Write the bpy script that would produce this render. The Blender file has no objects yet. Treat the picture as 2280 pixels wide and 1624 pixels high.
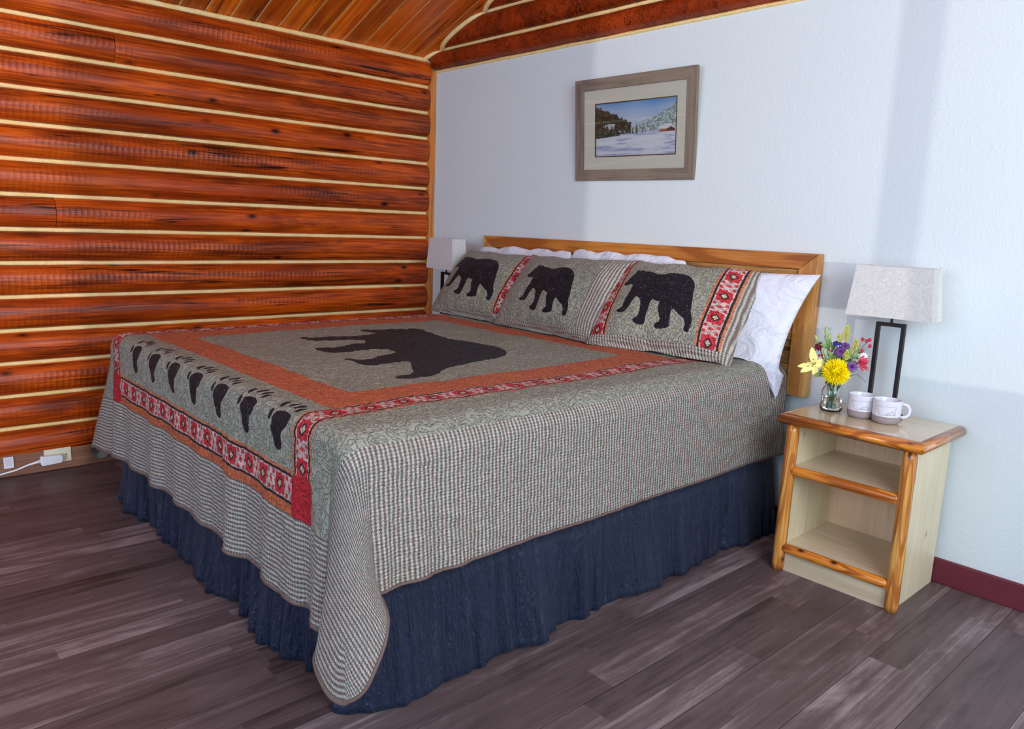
import bpy, bmesh, math, random
import numpy as np
from mathutils import Vector, Matrix, noise as mnoise
random.seed(7); np.random.seed(7)
PI = math.pi
scn = bpy.context.scene
COL = scn.collection

# ------------------------------------------------------------------ camera
FPX = 1696.16
CAM = np.array([4.026, -2.9195, 1.22])
ax, ay, az = -0.18136241, -0.0383178, 0.8302606
def _rot():
    cx, cy, cz = np.cos([ax, ay, az]); sx, sy, sz = np.sin([ax, ay, az])
    yaw = np.array([[cz, -sz, 0], [sz, cz, 0], [0, 0, 1]])
    px = np.array([[1, 0, 0], [0, cx, -sx], [0, sx, cx]])
    ry = np.array([[cy, 0, sy], [0, 1, 0], [-sy, 0, cy]])
    return yaw @ px @ ry
RC = _rot()
def ray(px, py): return RC @ np.array([px - 1140., FPX, -(py - 812.)])
def at_y(px, py, y):      # the point of the photo pixel lying on the vertical plane y
    d = ray(px, py); return Vector(CAM + (y - CAM[1]) / d[1] * d)
def at_z(px, py, z):
    d = ray(px, py); return Vector(CAM + (z - CAM[2]) / d[2] * d)
def at_x(px, py, x):
    d = ray(px, py); return Vector(CAM + (x - CAM[0]) / d[0] * d)
cam_d = bpy.data.cameras.new('camera'); cam = bpy.data.objects.new('camera', cam_d); COL.objects.link(cam)
cam_d.sensor_width = 36; cam_d.lens = FPX * 36 / 2280; cam_d.clip_start = .05
cam.matrix_world = Matrix(((RC[0, 0], RC[0, 2], -RC[0, 1], CAM[0]), (RC[1, 0], RC[1, 2], -RC[1, 1], CAM[1]), (RC[2, 0], RC[2, 2], -RC[2, 1], CAM[2]), (0, 0, 0, 1)))
scn.camera = cam

# ------------------------------------------------------------------ node expressions
class X:
    def __init__(s, nt, sock): s.nt, s.s = nt, sock
    def _m(s, op, *a, clamp=False):
        n = s.nt.nodes.new('ShaderNodeMath'); n.operation = op; n.use_clamp = clamp
        for i, v in enumerate((s,) + a):
            if isinstance(v, X): s.nt.links.new(v.s, n.inputs[i])
            else: n.inputs[i].default_value = v
        return X(s.nt, n.outputs[0])
    def __add__(s, o): return s._m('ADD', o)
    __radd__ = __add__
    def __sub__(s, o): return s._m('SUBTRACT', o)
    def __rsub__(s, o): return (s * -1) + o
    def __mul__(s, o): return s._m('MULTIPLY', o)
    __rmul__ = __mul__
    def __truediv__(s, o): return s._m('DIVIDE', o)
    def abs(s): return s._m('ABSOLUTE')
    def sin(s): return s._m('SINE')
    def sqrt(s): return s._m('SQRT')
    def frac(s): return s._m('FRACT')
    def floor(s): return s._m('FLOOR')
    def min(s, o): return s._m('MINIMUM', o)
    def max(s, o): return s._m('MAXIMUM', o)
    def pow(s, o): return s._m('POWER', o)
    def clamp(s): return s._m('ADD', 0., clamp=True)
    def step(s, a, b):    # 0 below a, 1 above b
        n = s.nt.nodes.new('ShaderNodeMapRange'); n.interpolation_type = 'SMOOTHSTEP' if a < b else 'LINEAR'
        s.nt.links.new(s.s, n.inputs[0]); n.inputs[1].default_value = a; n.inputs[2].default_value = b
        return X(s.nt, n.outputs[0])
class MAT:
    def __init__(s, name):
        s.m = bpy.data.materials.new(name); s.m.use_nodes = True; s.nt = s.m.node_tree
        s.b = s.nt.nodes['Principled BSDF']
    def n(s, t, **k):
        n = s.nt.nodes.new(t)
        for a, v in k.items(): setattr(n, a, v)
        return n
    def coord(s, kind='Object'): return s.n('ShaderNodeTexCoord').outputs[kind]
    def attr(s, name):
        n = s.n('ShaderNodeAttribute', attribute_name=name); return n
    def fa(s, name): return X(s.nt, s.attr(name).outputs['Fac'])
    def va(s, name): return s.attr(name).outputs['Vector']
    def xyz(s, v):
        n = s.n('ShaderNodeSeparateXYZ'); s.nt.links.new(v, n.inputs[0]); return [X(s.nt, n.outputs[i]) for i in range(3)]
    def vec(s, x=0., y=0., z=0.):
        n = s.n('ShaderNodeCombineXYZ')
        for i, v in enumerate((x, y, z)):
            if isinstance(v, X): s.nt.links.new(v.s, n.inputs[i])
            else: n.inputs[i].default_value = v
        return n.outputs[0]
    def rnd(s): return X(s.nt, s.n('ShaderNodeObjectInfo').outputs['Random'])
    def vadd(s, a, b):
        n = s.n('ShaderNodeVectorMath', operation='ADD'); s.nt.links.new(a, n.inputs[0])
        if isinstance(b, X): s.nt.links.new(b.s, n.inputs[1])
        elif isinstance(b, (tuple, list)): n.inputs[1].default_value = b
        else: s.nt.links.new(b, n.inputs[1])
        return n.outputs[0]
    def scl(s, v, sc):
        n = s.n('ShaderNodeVectorMath', operation='MULTIPLY'); s.nt.links.new(v, n.inputs[0]); n.inputs[1].default_value = sc if isinstance(sc, (tuple, list)) else (sc,) * 3
        return n.outputs[0]
    def noise(s, v, scale=1., det=3., rough=.55, dist=0.):
        n = s.n('ShaderNodeTexNoise'); s.nt.links.new(v, n.inputs['Vector']); n.inputs['Scale'].default_value = scale
        n.inputs['Detail'].default_value = det; n.inputs['Roughness'].default_value = rough; n.inputs['Distortion'].default_value = dist
        return X(s.nt, n.outputs['Fac'])
    def voro(s, v, scale=1., feature='F1', rnd=1.):
        n = s.n('ShaderNodeTexVoronoi', feature=feature); s.nt.links.new(v, n.inputs['Vector']); n.inputs['Scale'].default_value = scale; n.inputs['Randomness'].default_value = rnd
        return X(s.nt, n.outputs['Distance'])
    def white(s, v):
        n = s.n('ShaderNodeTexWhiteNoise', noise_dimensions='3D'); s.nt.links.new(v, n.inputs['Vector']); return X(s.nt, n.outputs['Value'])
    def mix(s, f, a, b):
        n = s.n('ShaderNodeMix', data_type='RGBA')
        if isinstance(f, X): s.nt.links.new(f.s, n.inputs[0])
        else: n.inputs[0].default_value = f
        for i, v in ((6, a), (7, b)):
            if isinstance(v, (tuple, list)): n.inputs[i].default_value = tuple(v[:3]) + (1,)
            else: s.nt.links.new(v, n.inputs[i])
        return n.outputs[2]
    def mul(s, c, f):     # colour times a float expression
        n = s.n('ShaderNodeVectorMath', operation='SCALE')
        if isinstance(c, (tuple, list)): n.inputs[0].default_value = c[:3]
        else: s.nt.links.new(c, n.inputs[0])
        s.nt.links.new(f.s, n.inputs['Scale']); return n.outputs[0]
    def set(s, color=None, rough=None, spec=None, **k):
        for key, v in (('Base Color', color), ('Roughness', rough), ('Specular IOR Level', spec)) + tuple((a.replace('_', ' '), v) for a, v in k.items()):
            if v is None: continue
            i = s.b.inputs[key]
            if isinstance(v, X): s.nt.links.new(v.s, i)
            elif isinstance(v, (tuple, list)): i.default_value = tuple(v[:3]) + ((1,) if i.type == 'RGBA' else ())
            elif isinstance(v, (int, float)): i.default_value = v
            else: s.nt.links.new(v, i)
        return s
    def bump(s, h, dist=.002, strength=1.):
        n = s.n('ShaderNodeBump'); n.inputs['Distance'].default_value = dist; n.inputs['Strength'].default_value = strength
        s.nt.links.new(h.s, n.inputs['Height']); s.nt.links.new(n.outputs[0], s.b.inputs['Normal']); return s

def plain(name, col, rough=.5, spec=.5, var=.12, scale=40, bump=0., **k):
    m = MAT(name); c = m.coord(); n = m.noise(c, scale, 4)
    m.set(m.mul(col, n * (2 * var) + (1 - var)), rough, spec, **k)
    if bump: m.bump(m.noise(c, scale * 3, 3), bump)
    return m.m

M = {}
def wood_mat(name, axis, light, mid, dark, grain=1., rough=.4, knots=True, bump=.0015, rings=0., spec=.5, coat=0., scallop=0., kscale=1., knot_amt=1., patch=.0, kcol=None):
    """stained wood with the grain along `axis`; object coordinates, shifted per object"""
    m = MAT(name); c = m.coord()
    sh = m.rnd()
    c = m.vadd(c, m.vec(sh * 37., sh * 11., sh * 23.))
    st = [14., 14., 14.]; st[axis] = 1.
    g1 = m.noise(m.scl(c, tuple(a * grain for a in st)), 1., 5, .6, .6)
    st2 = [90., 90., 90.]; st2[axis] = 3.
    g2 = m.noise(m.scl(c, tuple(a * grain for a in st2)), 1., 4, .6)
    big = m.noise(m.scl(c, (1.6,) * 3), 1., 3)
    col = m.mix(g1.step(.28, .66), dark, mid)
    col = m.mix((g2 * .6 + big * .4).step(.42, .68), col, light)
    if rings:
        s3 = [9., 9., 9.]; s3[axis] = .8
        r = (m.noise(m.scl(c, tuple(a * grain for a in s3)), 1., 2, .4, .3) * rings).sin()
        col = m.mix(r.step(.25, .9) * .8, col, dark)
    if patch:
        pt = [5., 5., 5.]; pt[axis] = 1.2
        p = m.noise(m.scl(c, pt), 1.3, 4, .65)
        col = m.mix(p.step(.56, .7) * patch, col, (dark[0] * .45, dark[1] * .6, dark[2] * .9))
        cr = [26., 26., 26.]; cr[axis] = .55
        q = m.noise(m.scl(c, cr), .5, 3, .5)
        col = m.mix(((q - .5).abs()).step(.012, .002) * p.step(.45, .55), col, tuple(a * .15 for a in dark))
    if knots:
        kv = [6. * kscale] * 3; kv[axis] = (3. if not kcol else 4.5) * kscale
        k = m.voro(m.scl(c, kv), 1.)
        col = m.mix(k.step(.16, .10) * .55 * knot_amt, col, dark)
        col = m.mix(k.step(.10, .055) * knot_amt, col, kcol or tuple(a * .18 for a in dark))
    col = m.mul(col, m.noise(m.scl(c, tuple(1.1 if i == axis else 3.5 for i in range(3))), 1., 3).step(.3, .7) * (.42 if patch else .15) + (.72 if patch else .9))
    m.set(col, rough, spec)
    if coat: m.set(Coat_Weight=coat, Coat_Roughness=.18)
    h = g2 * .3 + g1 * .4
    if scallop:
        ys = m.xyz(c)
        off = m.noise(m.scl(c, (3., .7, 3.)), 1., 2)
        ang = ys[2] * 11. + off * 1.5 + .5
        sc = ((ys[1] * 1.0 + (ang.floor() * .37)) * 40.).frac() - .5
        sc2 = ang.frac() - .5
        amp = m.noise(m.scl(c, (1., .8, 5.)), 1.1, 2).step(.45, .62)
        h = h + (sc * sc * 4. + sc2 * sc2 * 2.5) * amp * scallop
    m.bump(h, bump)
    M[name] = m.m
    return m.m

wood_mat('log_wood', 1, (.76, .120, .004), (.42, .048, .002), (.12, .014, .002), rough=.40, bump=.0016, scallop=1.1, knots=True, kscale=1.25, grain=1.25, spec=.34, patch=.6, coat=.08)
wood_mat('gable_log_wood', 0, (.50, .062, .005), (.30, .032, .003), (.10, .012, .002), rough=.45, spec=.3, bump=.0016, kscale=.8, patch=.3)
wood_mat('ceiling_wood', 0, (.95, .22, .010), (.66, .115, .005), (.28, .035, .002), grain=.45, rough=.38, spec=.35, kscale=1.0, patch=.3, bump=.0008)
wood_mat('trim_wood', 2, (.85, .33, .06), (.68, .21, .03), (.40, .10, .012), rough=.4, knots=False)
wood_mat('old_board', 1, (.36, .17, .10), (.24, .10, .06), (.10, .045, .035), rough=.6, knots=False, patch=.5)
wood_mat('rail_wood', 0, (.72, .30, .06), (.55, .185, .03), (.30, .08, .012), rough=.35, knots=False, rings=28., grain=.8)
wood_mat('stile_wood', 2, (.80, .45, .13), (.66, .32, .075), (.42, .16, .035), rough=.38, knots=False, rings=26., grain=.8)
wood_mat('rough_plank', 0, (.75, .40, .12), (.50, .22, .06), (.13, .07, .03), rough=.6, grain=1.6, knots=True, kscale=1.4, patch=.7, bump=.003)
wood_mat('cedar_x', 0, (.90, .36, .05), (.78, .23, .022), (.34, .07, .008), rough=.25, rings=60., grain=1.3, kscale=2.2, coat=.4)
wood_mat('cedar_y', 1, (.84, .50, .26), (.70, .34, .15), (.42, .16, .06), rough=.25, rings=60., grain=1.3, kscale=2.2, coat=.4)
wood_mat('cedar_z', 2, (.90, .48, .12), (.80, .33, .055), (.42, .12, .018), rough=.3, rings=60., grain=1.3, kscale=2.2, coat=.3)
wood_mat('pine_z', 2, (.88, .78, .54), (.82, .71, .47), (.72, .58, .36), rough=.35, grain=.9, kscale=1.35, kcol=(.36, .16, .10), bump=.0004)
wood_mat('pine_x', 0, (.80, .68, .48), (.74, .61, .42), (.60, .46, .30), rough=.3, grain=.9, kscale=1.35, kcol=(.36, .16, .10), bump=.0004)
wood_mat('pine_top', 0, (.76, .64, .44), (.70, .57, .37), (.58, .44, .26), rough=.10, grain=.9, kscale=1.3, kcol=(.36, .16, .10), bump=.0001, coat=.6)
wood_mat('pine_back', 2, (.92, .66, .44), (.86, .58, .37), (.74, .46, .28), rough=.4, grain=.9, knots=False, bump=.0004)
wood_mat('frame_wood_x', 0, (.30, .235, .175), (.23, .175, .13), (.13, .10, .075), rough=.7, grain=2.2, knots=False, bump=.004)
wood_mat('frame_wood_z', 2, (.30, .235, .175), (.23, .175, .13), (.13, .10, .075), rough=.7, grain=2.2, knots=False, bump=.004)

def mk_chink():
    m = MAT('chinking'); c = m.coord()
    n = m.noise(c, 18, 4)
    m.set(m.mix(n.step(.35, .7), (.95, .66, .27), (1.0, .76, .38)), .75, .2); m.bump(m.noise(c, 60, 3), .004); M['chink'] = m.m
mk_chink()
def mk_wall():
    m = MAT('white_wall'); c = m.coord()
    n = m.noise(c, 120, 2, .5); n2 = m.noise(c, 55, 2, .5)
    m.set(m.mul((.70, .765, .79), m.noise(c, 1.2, 2) * .05 + .97), .55, .35)
    m.bump(n.step(.45, .65) * .6 + n2.step(.5, .65) * .5, .0007, .6); M['wall'] = m.m
mk_wall()
def mk_floor():
    m = MAT('laminate'); c = m.coord(); x, y, z = m.xyz(c)
    w = .0950
    i = (x / w).floor(); b = (x / (w * 2)).floor()
    r = m.white(m.vec(i, 0., 3.))
    L = .95
    j = (y / L + r * 7.3).floor()
    t = m.white(m.vec(i, j, 1.))
    tb = m.white(m.vec(b, (y / 1.4 + m.white(m.vec(b, 2., 2.)) * 5.).floor(), 9.))
    off = m.vec(x + t * 9., y * .09 + t * 13., t * 5.)
    g = m.noise(m.scl(off, (55., 14., 1.)), 1., 5, .65, .4)
    g2 = m.noise(m.scl(off, (9., 26., 1.)), 1., 5, .65, .8)
    tone = (t * .17 + tb * .12 + g * .55 + g2 * .75 - .34).clamp()
    col = m.mix(tone.step(.12, .48), (.034, .021, .021), (.115, .080, .082))
    col = m.mix(tone.step(.45, .85), col, (.38, .30, .31))
    # joints
    fx = (x / (w * 2)).frac(); fy = (y / L + r * 7.3).frac()
    jt = (fx - .5).abs().step(.49, .498)
    col = m.mix(jt * .5, col, (.02, .013, .012))
    m.set(col, (g * .2 + .33), .34); m.bump(g * .5 - jt, .0012); M['floor'] = m.m
mk_floor()
M['baseboard'] = plain('maroon_baseboard', (.135, .018, .030), .5, .4, .15, 30)
M['black_metal'] = plain('black_metal', (.012, .009, .010), .5, .3, .2)
M['navy_skirt'] = None
def mk_skirt():
    m = MAT('navy_taffeta'); cv = m.va('cloth')
    n = m.noise(m.scl(cv, (42., 4., 1.)), 1., 5, .62, 1.4); n2 = m.noise(m.scl(cv, (70., 22., 1.)), 1., 3, .6, 1.5)
    m.set(m.mul((.014, .021, .048), n * 1.2 + .4), .42, .38, Sheen_Weight=.08, Sheen_Roughness=.35, Sheen_Tint=(.45, .6, 1.))
    m.bump(n + n2 * .3, .030); M['navy_skirt'] = m.m
mk_skirt()
def mk_cotton():
    m = MAT('white_cotton'); c = m.coord()
    n = m.noise(m.scl(c, (5., 9., 3.)), 1., 4, .55, 1.); n2 = m.noise(c, 26, 3, .5, .5)
    m.set((.70, .72, .82), .75, .25, Sheen_Weight=.15); m.bump(n + n2 * .2, .026); M['cotton'] = m.m
mk_cotton()
def mk_linen():
    m = MAT('linen_shade'); c = m.coord()
    a = m.noise(m.scl(c, (60., 60., 500.)), 1., 3, .6); b = m.noise(m.scl(c, (500., 500., 60.)), 1., 3, .6)
    f = (a + b) * .5
    m.set(m.mix(f.step(.40, .62), (.58, .555, .54), (.73, .71, .69)), .85, .2); m.bump(f, .0008)
    m.set(Transmission_Weight=0.0); M['linen'] = m.m
mk_linen()

def mk_fabric():
    m = MAT('quilted_fabric'); cv = m.va('cloth'); u, v, _ = m.xyz(cv)
    dark, chk, org, sol, bt, bs = [m.fa(k) for k in ('dark', 'chk', 'org', 'sol', 'bt', 'bs')]
    wob = (m.noise(m.scl(cv, (260.,) * 3), 1., 2) - .5) * .003
    fine = m.noise(m.scl(cv, (900.,) * 3), 1., 2)
    sage = m.mul((.315, .315, .255), m.noise(m.scl(cv, (30.,) * 3), 1., 3) * .25 + .88)
    # gingham check
    s1 = (v * (2 * PI / .0132)).sin(); s2 = (u * (2 * PI / .0088)).sin()
    ck = (s1 * .60 + s2 * .30 + (fine - .5) * .8).step(-.65, .6)
    check = m.mix(ck, (.15, .09, .075), (.50, .52, .47))
    check = m.mix((s1 * s2).step(.3, .9) * .35, check, (.45, .22, .17))
    # star band
    x = ((bs / .105).frac() - .5) * .105; ax_ = x.abs(); at = bt.abs()
    l1 = ax_ + at; li = ax_.max(at)
    star = m.mix(l1.min(li * 1.28).step(.0345, .0335), (.62, .43, .40), (.56, .030, .042))
    tee = ((ax_ - .0525).abs() + at * .5).step(.008, .007).max(((ax_ - .040).abs().max((at - .024).abs())).step(.0065, .006))
    star = m.mix(tee, star, (.52, .06, .06))
    star = m.mix((l1 - .0155).abs().step(.0042, .0036), star, (.05, .02, .03))
    star = m.mix(l1.step(.0115, .011), star, (.55, .45, .30))
    band = m.mix((at + wob).step(.0325, .033), star, (.03, .018, .026))
    band = m.mix((at + wob).step(.0405, .041), band, (.55, .19, .09))
    col = m.mix((bt.abs()).step(.0505, .0498), sage, band)
    col = m.mix((org + wob).step(-.0004, .0004), col, m.mul((.54, .135, .058), fine * .4 + .8))
    col = m.mix((chk + wob * .5).step(-.0006, .0006), col, check)
    col = m.mix((sol + wob).step(-.0004, .0004), col, (.50, .02, .03))
    dk = (dark + wob).step(.0004, -.0004)
    col = m.mix(dk, col, m.mul((.010, .008, .014), fine * .8 + .6))
    # vermicelli stitching
    q = (m.noise(m.scl(cv, (42.,) * 3), 1., .6, .3, 1.4) - .5).abs()
    thread = q.step(.015, .004)
    q2 = (m.noise(m.scl(cv, (70., 30., 30.)), 1., 1., .4, 1.) - .5).abs()
    col = m.mix(thread * dk * .38, col, (.20, .19, .22))
    col = m.mix(thread * (1 - dk) * .16, col, (.12, .10, .09))
    m.set(col, .55, .2, Sheen_Weight=.02, Sheen_Roughness=.4)
    h = q.step(0., .10) * (1 - chk.step(-.001, .001) * .6) + q2.step(0., .12) * .35 + fine * .08
    h = h + ck * chk.step(-.001, .001) * .35
    m.bump(h, .0048); M['quilt'] = m.m
mk_fabric()
def mk_glass():
    m = MAT('clear_glass'); m.set((1., 1., 1.), .0, .5, Transmission_Weight=1., IOR=1.46); M['glass'] = m.m
    m = MAT('water'); m.set((.97, 1., .96), .0, .5, Transmission_Weight=1., IOR=1.33); M['water'] = m.m
    m = MAT('picture_glass'); m.set((1., 1., 1.), .0, .5)
    tr = m.n('ShaderNodeBsdfTransparent'); gl = m.n('ShaderNodeBsdfGlossy'); gl.inputs['Roughness'].default_value = .02
    fr = m.n('ShaderNodeFresnel'); fr.inputs[0].default_value = 1.35; mx = m.n('ShaderNodeMixShader')
    m.nt.links.new(fr.outputs[0], mx.inputs[0]); m.nt.links.new(tr.outputs[0], mx.inputs[1]); m.nt.links.new(gl.outputs[0], mx.inputs[2])
    m.nt.links.new(mx.outputs[0], m.nt.nodes['Material Output'].inputs[0]); M['pane'] = m.m
mk_glass()
def mk_attr_col(name, rough=.8):
    m = MAT(name); a = m.attr('Col'); m.set(a.outputs['Color'], rough, .2); return m.m
M['painting'] = mk_attr_col('watercolour')
M['mat_board'] = plain('mat_board', (.96, .92, .72), .8, .2, .03, 200)
M['fillet'] = plain('dark_fillet', (.10, .045, .015), .5, .4, .1)
M['glaze'] = plain('mug_glaze', (.74, .73, .80), .18, .5, .03, 60)
M['clay'] = plain('unglazed_clay', (.33, .265, .265), .8, .3, .08, 400, .0004)
M['ink'] = plain('grey_ink', (.12, .12, .16), .6, .3, .05)
M['ivory'] = plain('ivory_plastic', (.70, .68, .52), .4, .5, .04)
M['white_plastic'] = plain('white_plastic', (.72, .74, .84), .35, .5, .03)
M['tag_red'] = plain('pink_print', (.60, .40, .45), .6, .3, .05)
M['stem'] = plain('stem_green', (.10, .19, .05), .5, .4, .25, 90)
M['leaf'] = plain('leaf_green', (.16, .26, .07), .45, .5, .25, 70)
M['bud'] = plain('bud_green', (.36, .46, .14), .45, .5, .2, 70)
M['mum'] = plain('chrysanthemum_yellow', (1.0, .80, .0), .5, .3, .1, 200)
M['lily'] = plain('lily_yellow', (.88, .80, .26), .45, .4, .12, 90)
M['stamen'] = plain('dark_stamen', (.20, .06, .03), .6, .3, .1)
M['burgundy'] = plain('burgundy_petal', (.19, .012, .03), .5, .4, .3, 120)
M['pinkred'] = plain('pink_red_petal', (.56, .035, .075), .45, .4, .35, 140)
M['purple'] = plain('purple_petal', (.17, .055, .27), .5, .4, .25, 140)
M['purple_dark'] = plain('dark_centre', (.05, .015, .05), .6, .4, .2, 140)
M['blue'] = plain('blue_petal', (.05, .045, .42), .5, .4, .25, 140)
M['goldenrod'] = plain('goldenrod_bloom', (.66, .62, .10), .6, .3, .3, 140)
M['berry'] = plain('red_berry', (.55, .02, .06), .25, .5, .2, 100)
M['white_petal'] = plain('white_petal', (.85, .85, .84), .6, .3, .05)
M['twig'] = plain('brown_twig', (.10, .05, .04), .7, .3, .2, 120)
M['mattress'] = plain('mattress_cloth', (.55, .55, .56), .8, .2, .05)
M['bulb'] = plain('bulb_glass', (.8, .8, .78), .2, .5, .02)

# ------------------------------------------------------------------ object helpers
def smooth(me, on=True):
    me.polygons.foreach_set('use_smooth', [on] * len(me.polygons))
def obj(name, src, mat, parent=None, sm=False):
    if isinstance(src, bmesh.types.BMesh):
        me = bpy.data.meshes.new(name); bmesh.ops.recalc_face_normals(src, faces=src.faces[:]); src.to_mesh(me); src.free()
    else: me = src; me.name = name
    if mat is not None and not me.materials:
        for k in (mat if isinstance(mat, (list, tuple)) else [mat]): me.materials.append(M[k] if isinstance(k, str) else k)
    smooth(me, sm)
    o = bpy.data.objects.new(name, me); COL.objects.link(o)
    if parent: o.parent = parent
    return o
def tag(o, label=None, cat=None, group=None, kind=None):
    if label: o['label'] = label
    if cat: o['category'] = cat
    if group: o['group'] = group
    if kind: o['kind'] = kind
    return o
def thing(name, label, cat, loc=(0, 0, 0), rz=0., group=None):
    o = bpy.data.objects.new(name, None); COL.objects.link(o); o.location = loc; o.rotation_euler = (0, 0, rz); o.empty_display_size = .05
    return tag(o, label, cat, group)
def bevel(o, w=.003, seg=2):
    md = o.modifiers.new('bevel', 'BEVEL'); md.width = w; md.segments = seg; md.limit_method = 'ANGLE'; md.angle_limit = .6
    return o
def box(bm, x0, x1, y0, y1, z0, z1):
    vs = [bm.verts.new((x, y, z)) for x in (x0, x1) for y in (y0, y1) for z in (z0, z1)]
    for f in ((0, 1, 3, 2), (4, 6, 7, 5), (0, 4, 5, 1), (2, 3, 7, 6), (0, 2, 6, 4), (1, 5, 7, 3)): bm.faces.new([vs[i] for i in f])
    return vs
def boxm(*a):
    bm = bmesh.new(); box(bm, *a); return bm
def prism(bm, pts, axis, a, b):   # polygon in the two other axes, extruded along axis a..b
    def P(p, t):
        q = [0, 0, 0]; o = [i for i in range(3) if i != axis]; q[o[0]], q[o[1]] = p; q[axis] = t; return q
    A = [bm.verts.new(P(p, a)) for p in pts]; B = [bm.verts.new(P(p, b)) for p in pts]
    bm.faces.new(A); bm.faces.new(B[::-1]); n = len(pts)
    for i in range(n): bm.faces.new((A[i], B[i], B[(i + 1) % n], A[(i + 1) % n]))
def tube(bm, pts, r, seg=8, cap=True):
    pts = [Vector(p) for p in pts]; rings = []; n = len(pts)
    rr = r if isinstance(r, (list, tuple)) else [r] * n
    up = None
    for i, p in enumerate(pts):
        d = (pts[min(i + 1, n - 1)] - pts[max(i - 1, 0)]).normalized()
        if up is None: up = d.orthogonal().normalized()
        a = (up - d * up.dot(d)).normalized(); up = a; b = d.cross(a)
        rings.append([bm.verts.new(p + (a * math.cos(t) + b * math.sin(t)) * rr[i]) for t in [2 * PI * k / seg for k in range(seg)]])
    for i in range(n - 1):
        for k in range(seg): bm.faces.new((rings[i][k], rings[i][(k + 1) % seg], rings[i + 1][(k + 1) % seg], rings[i + 1][k]))
    if cap: bm.faces.new(rings[0][::-1]); bm.faces.new(rings[-1])
def lathe(bm, prof, seg=48, c=(0, 0, 0), closed=False):
    rings = []
    for r, z in prof:
        if r < 1e-6: rings.append([bm.verts.new((c[0], c[1], c[2] + z))])
        else: rings.append([bm.verts.new((c[0] + r * math.cos(2 * PI * k / seg), c[1] + r * math.sin(2 * PI * k / seg), c[2] + z)) for k in range(seg)])
    m = len(rings); rng = range(m if closed else m - 1)
    for i in rng:
        A, B = rings[i], rings[(i + 1) % m]
        for k in range(seg):
            if len(A) == 1 and len(B) == 1: continue
            if len(A) == 1: bm.faces.new((A[0], B[(k + 1) % seg], B[k]))
            elif len(B) == 1: bm.faces.new((A[k], A[(k + 1) % seg], B[0]))
            else: bm.faces.new((A[k], A[(k + 1) % seg], B[(k + 1) % seg], B[k]))
def ball(bm, c, r, sub=2, sc=(1, 1, 1)):
    mt = Matrix.Translation(c) @ Matrix.Diagonal((*sc, 1))
    bmesh.ops.create_icosphere(bm, subdivisions=sub, radius=r, matrix=mt)
def grid_mesh(P, attrs=None, wrap=False):
    """P: (n,m,3) array -> quad mesh with float attributes"""
    n, m = P.shape[:2]; me = bpy.data.meshes.new('g')
    idx = np.arange(n * m).reshape(n, m)
    if wrap: a, b, c, d = idx[:-1, :], np.roll(idx, -1, 1)[:-1, :], np.roll(idx, -1, 1)[1:, :], idx[1:, :]
    else: a, b, c, d = idx[:-1, :-1], idx[:-1, 1:], idx[1:, 1:], idx[1:, :-1]
    F = np.stack([a, b, c, d], -1).reshape(-1, 4)
    me.from_pydata(P.reshape(-1, 3).tolist(), [], F.tolist())
    for k, v in (attrs or {}).items(): set_attr(me, k, v)
    return me
def set_attr(me, k, v):
    v = np.asarray(v, dtype=np.float32)
    if v.ndim == 3 or (v.ndim == 2 and v.shape[-1] == 3 and v.shape[0] == len(me.vertices)):
        at = me.attributes.new(k, 'FLOAT_VECTOR', 'POINT'); at.data.foreach_set('vector', v.reshape(-1))
    else:
        at = me.attributes.new(k, 'FLOAT', 'POINT'); at.data.foreach_set('value', v.reshape(-1))
def fbm(x, y, z=0., o=3):
    return mnoise.fractal(Vector((x, y, z)), 1., 2., o)
_tab = np.random.RandomState(3).rand(256, 256)
def vnoise(x, y):       # vectorised value noise in [-1,1]
    x = np.asarray(x, float); y = np.asarray(y, float)
    xi = np.floor(x).astype(int); yi = np.floor(y).astype(int); fx = x - xi; fy = y - yi
    fx = fx * fx * (3 - 2 * fx); fy = fy * fy * (3 - 2 * fy)
    g = lambda i, j: _tab[i % 256, j % 256]
    return 2 * ((g(xi, yi) * (1 - fx) + g(xi + 1, yi) * fx) * (1 - fy) + (g(xi, yi + 1) * (1 - fx) + g(xi + 1, yi + 1) * fx) * fy) - 1

# signed distance to a polygon (negative inside)
def poly_sd(px, py, poly):
    d = np.full(px.shape, 1e9); ins = np.zeros(px.shape, bool); n = len(poly)
    for i in range(n):
        (ax, ay), (bx, by) = poly[i], poly[(i + 1) % n]
        ex, ey = bx - ax, by - ay; wx, wy = px - ax, py - ay
        t = np.clip((wx * ex + wy * ey) / (ex * ex + ey * ey + 1e-12), 0, 1)
        d = np.minimum(d, np.hypot(wx - ex * t, wy - ey * t))
        c = ((ay > py) != (by > py)) & (px < (bx - ax) * (py - ay) / (by - ay + 1e-12) + ax)
        ins ^= c
    return np.where(ins, -d, d)
def ell_sd(px, py, cx, cy, a, b, ang):
    c, s = math.cos(ang), math.sin(ang); x = (px - cx) * c + (py - cy) * s; y = -(px - cx) * s + (py - cy) * c
    k = np.hypot(x / a, y / b); return (k - 1) * min(a, b)

# ================================================================== SETTING
XR = 5.0       # right-hand wall, out of the picture, with the windows
def struct(name, label=None):
    o = bpy.data.objects.new(name, None); COL.objects.link(o); o['kind'] = 'structure'
    if label: o['label'] = label
    return o
fl = obj('floor', boxm(-.1, XR + .2, -6.2, .1, -.1, 0), 'floor'); tag(fl, 'grey brown wood-look laminate floor', kind='structure')
hw = obj('wall_back', boxm(-.1, XR + .2, 0, .12, 0, 2.125), 'wall'); tag(hw, 'white textured wall behind the bed', kind='structure')

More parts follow.
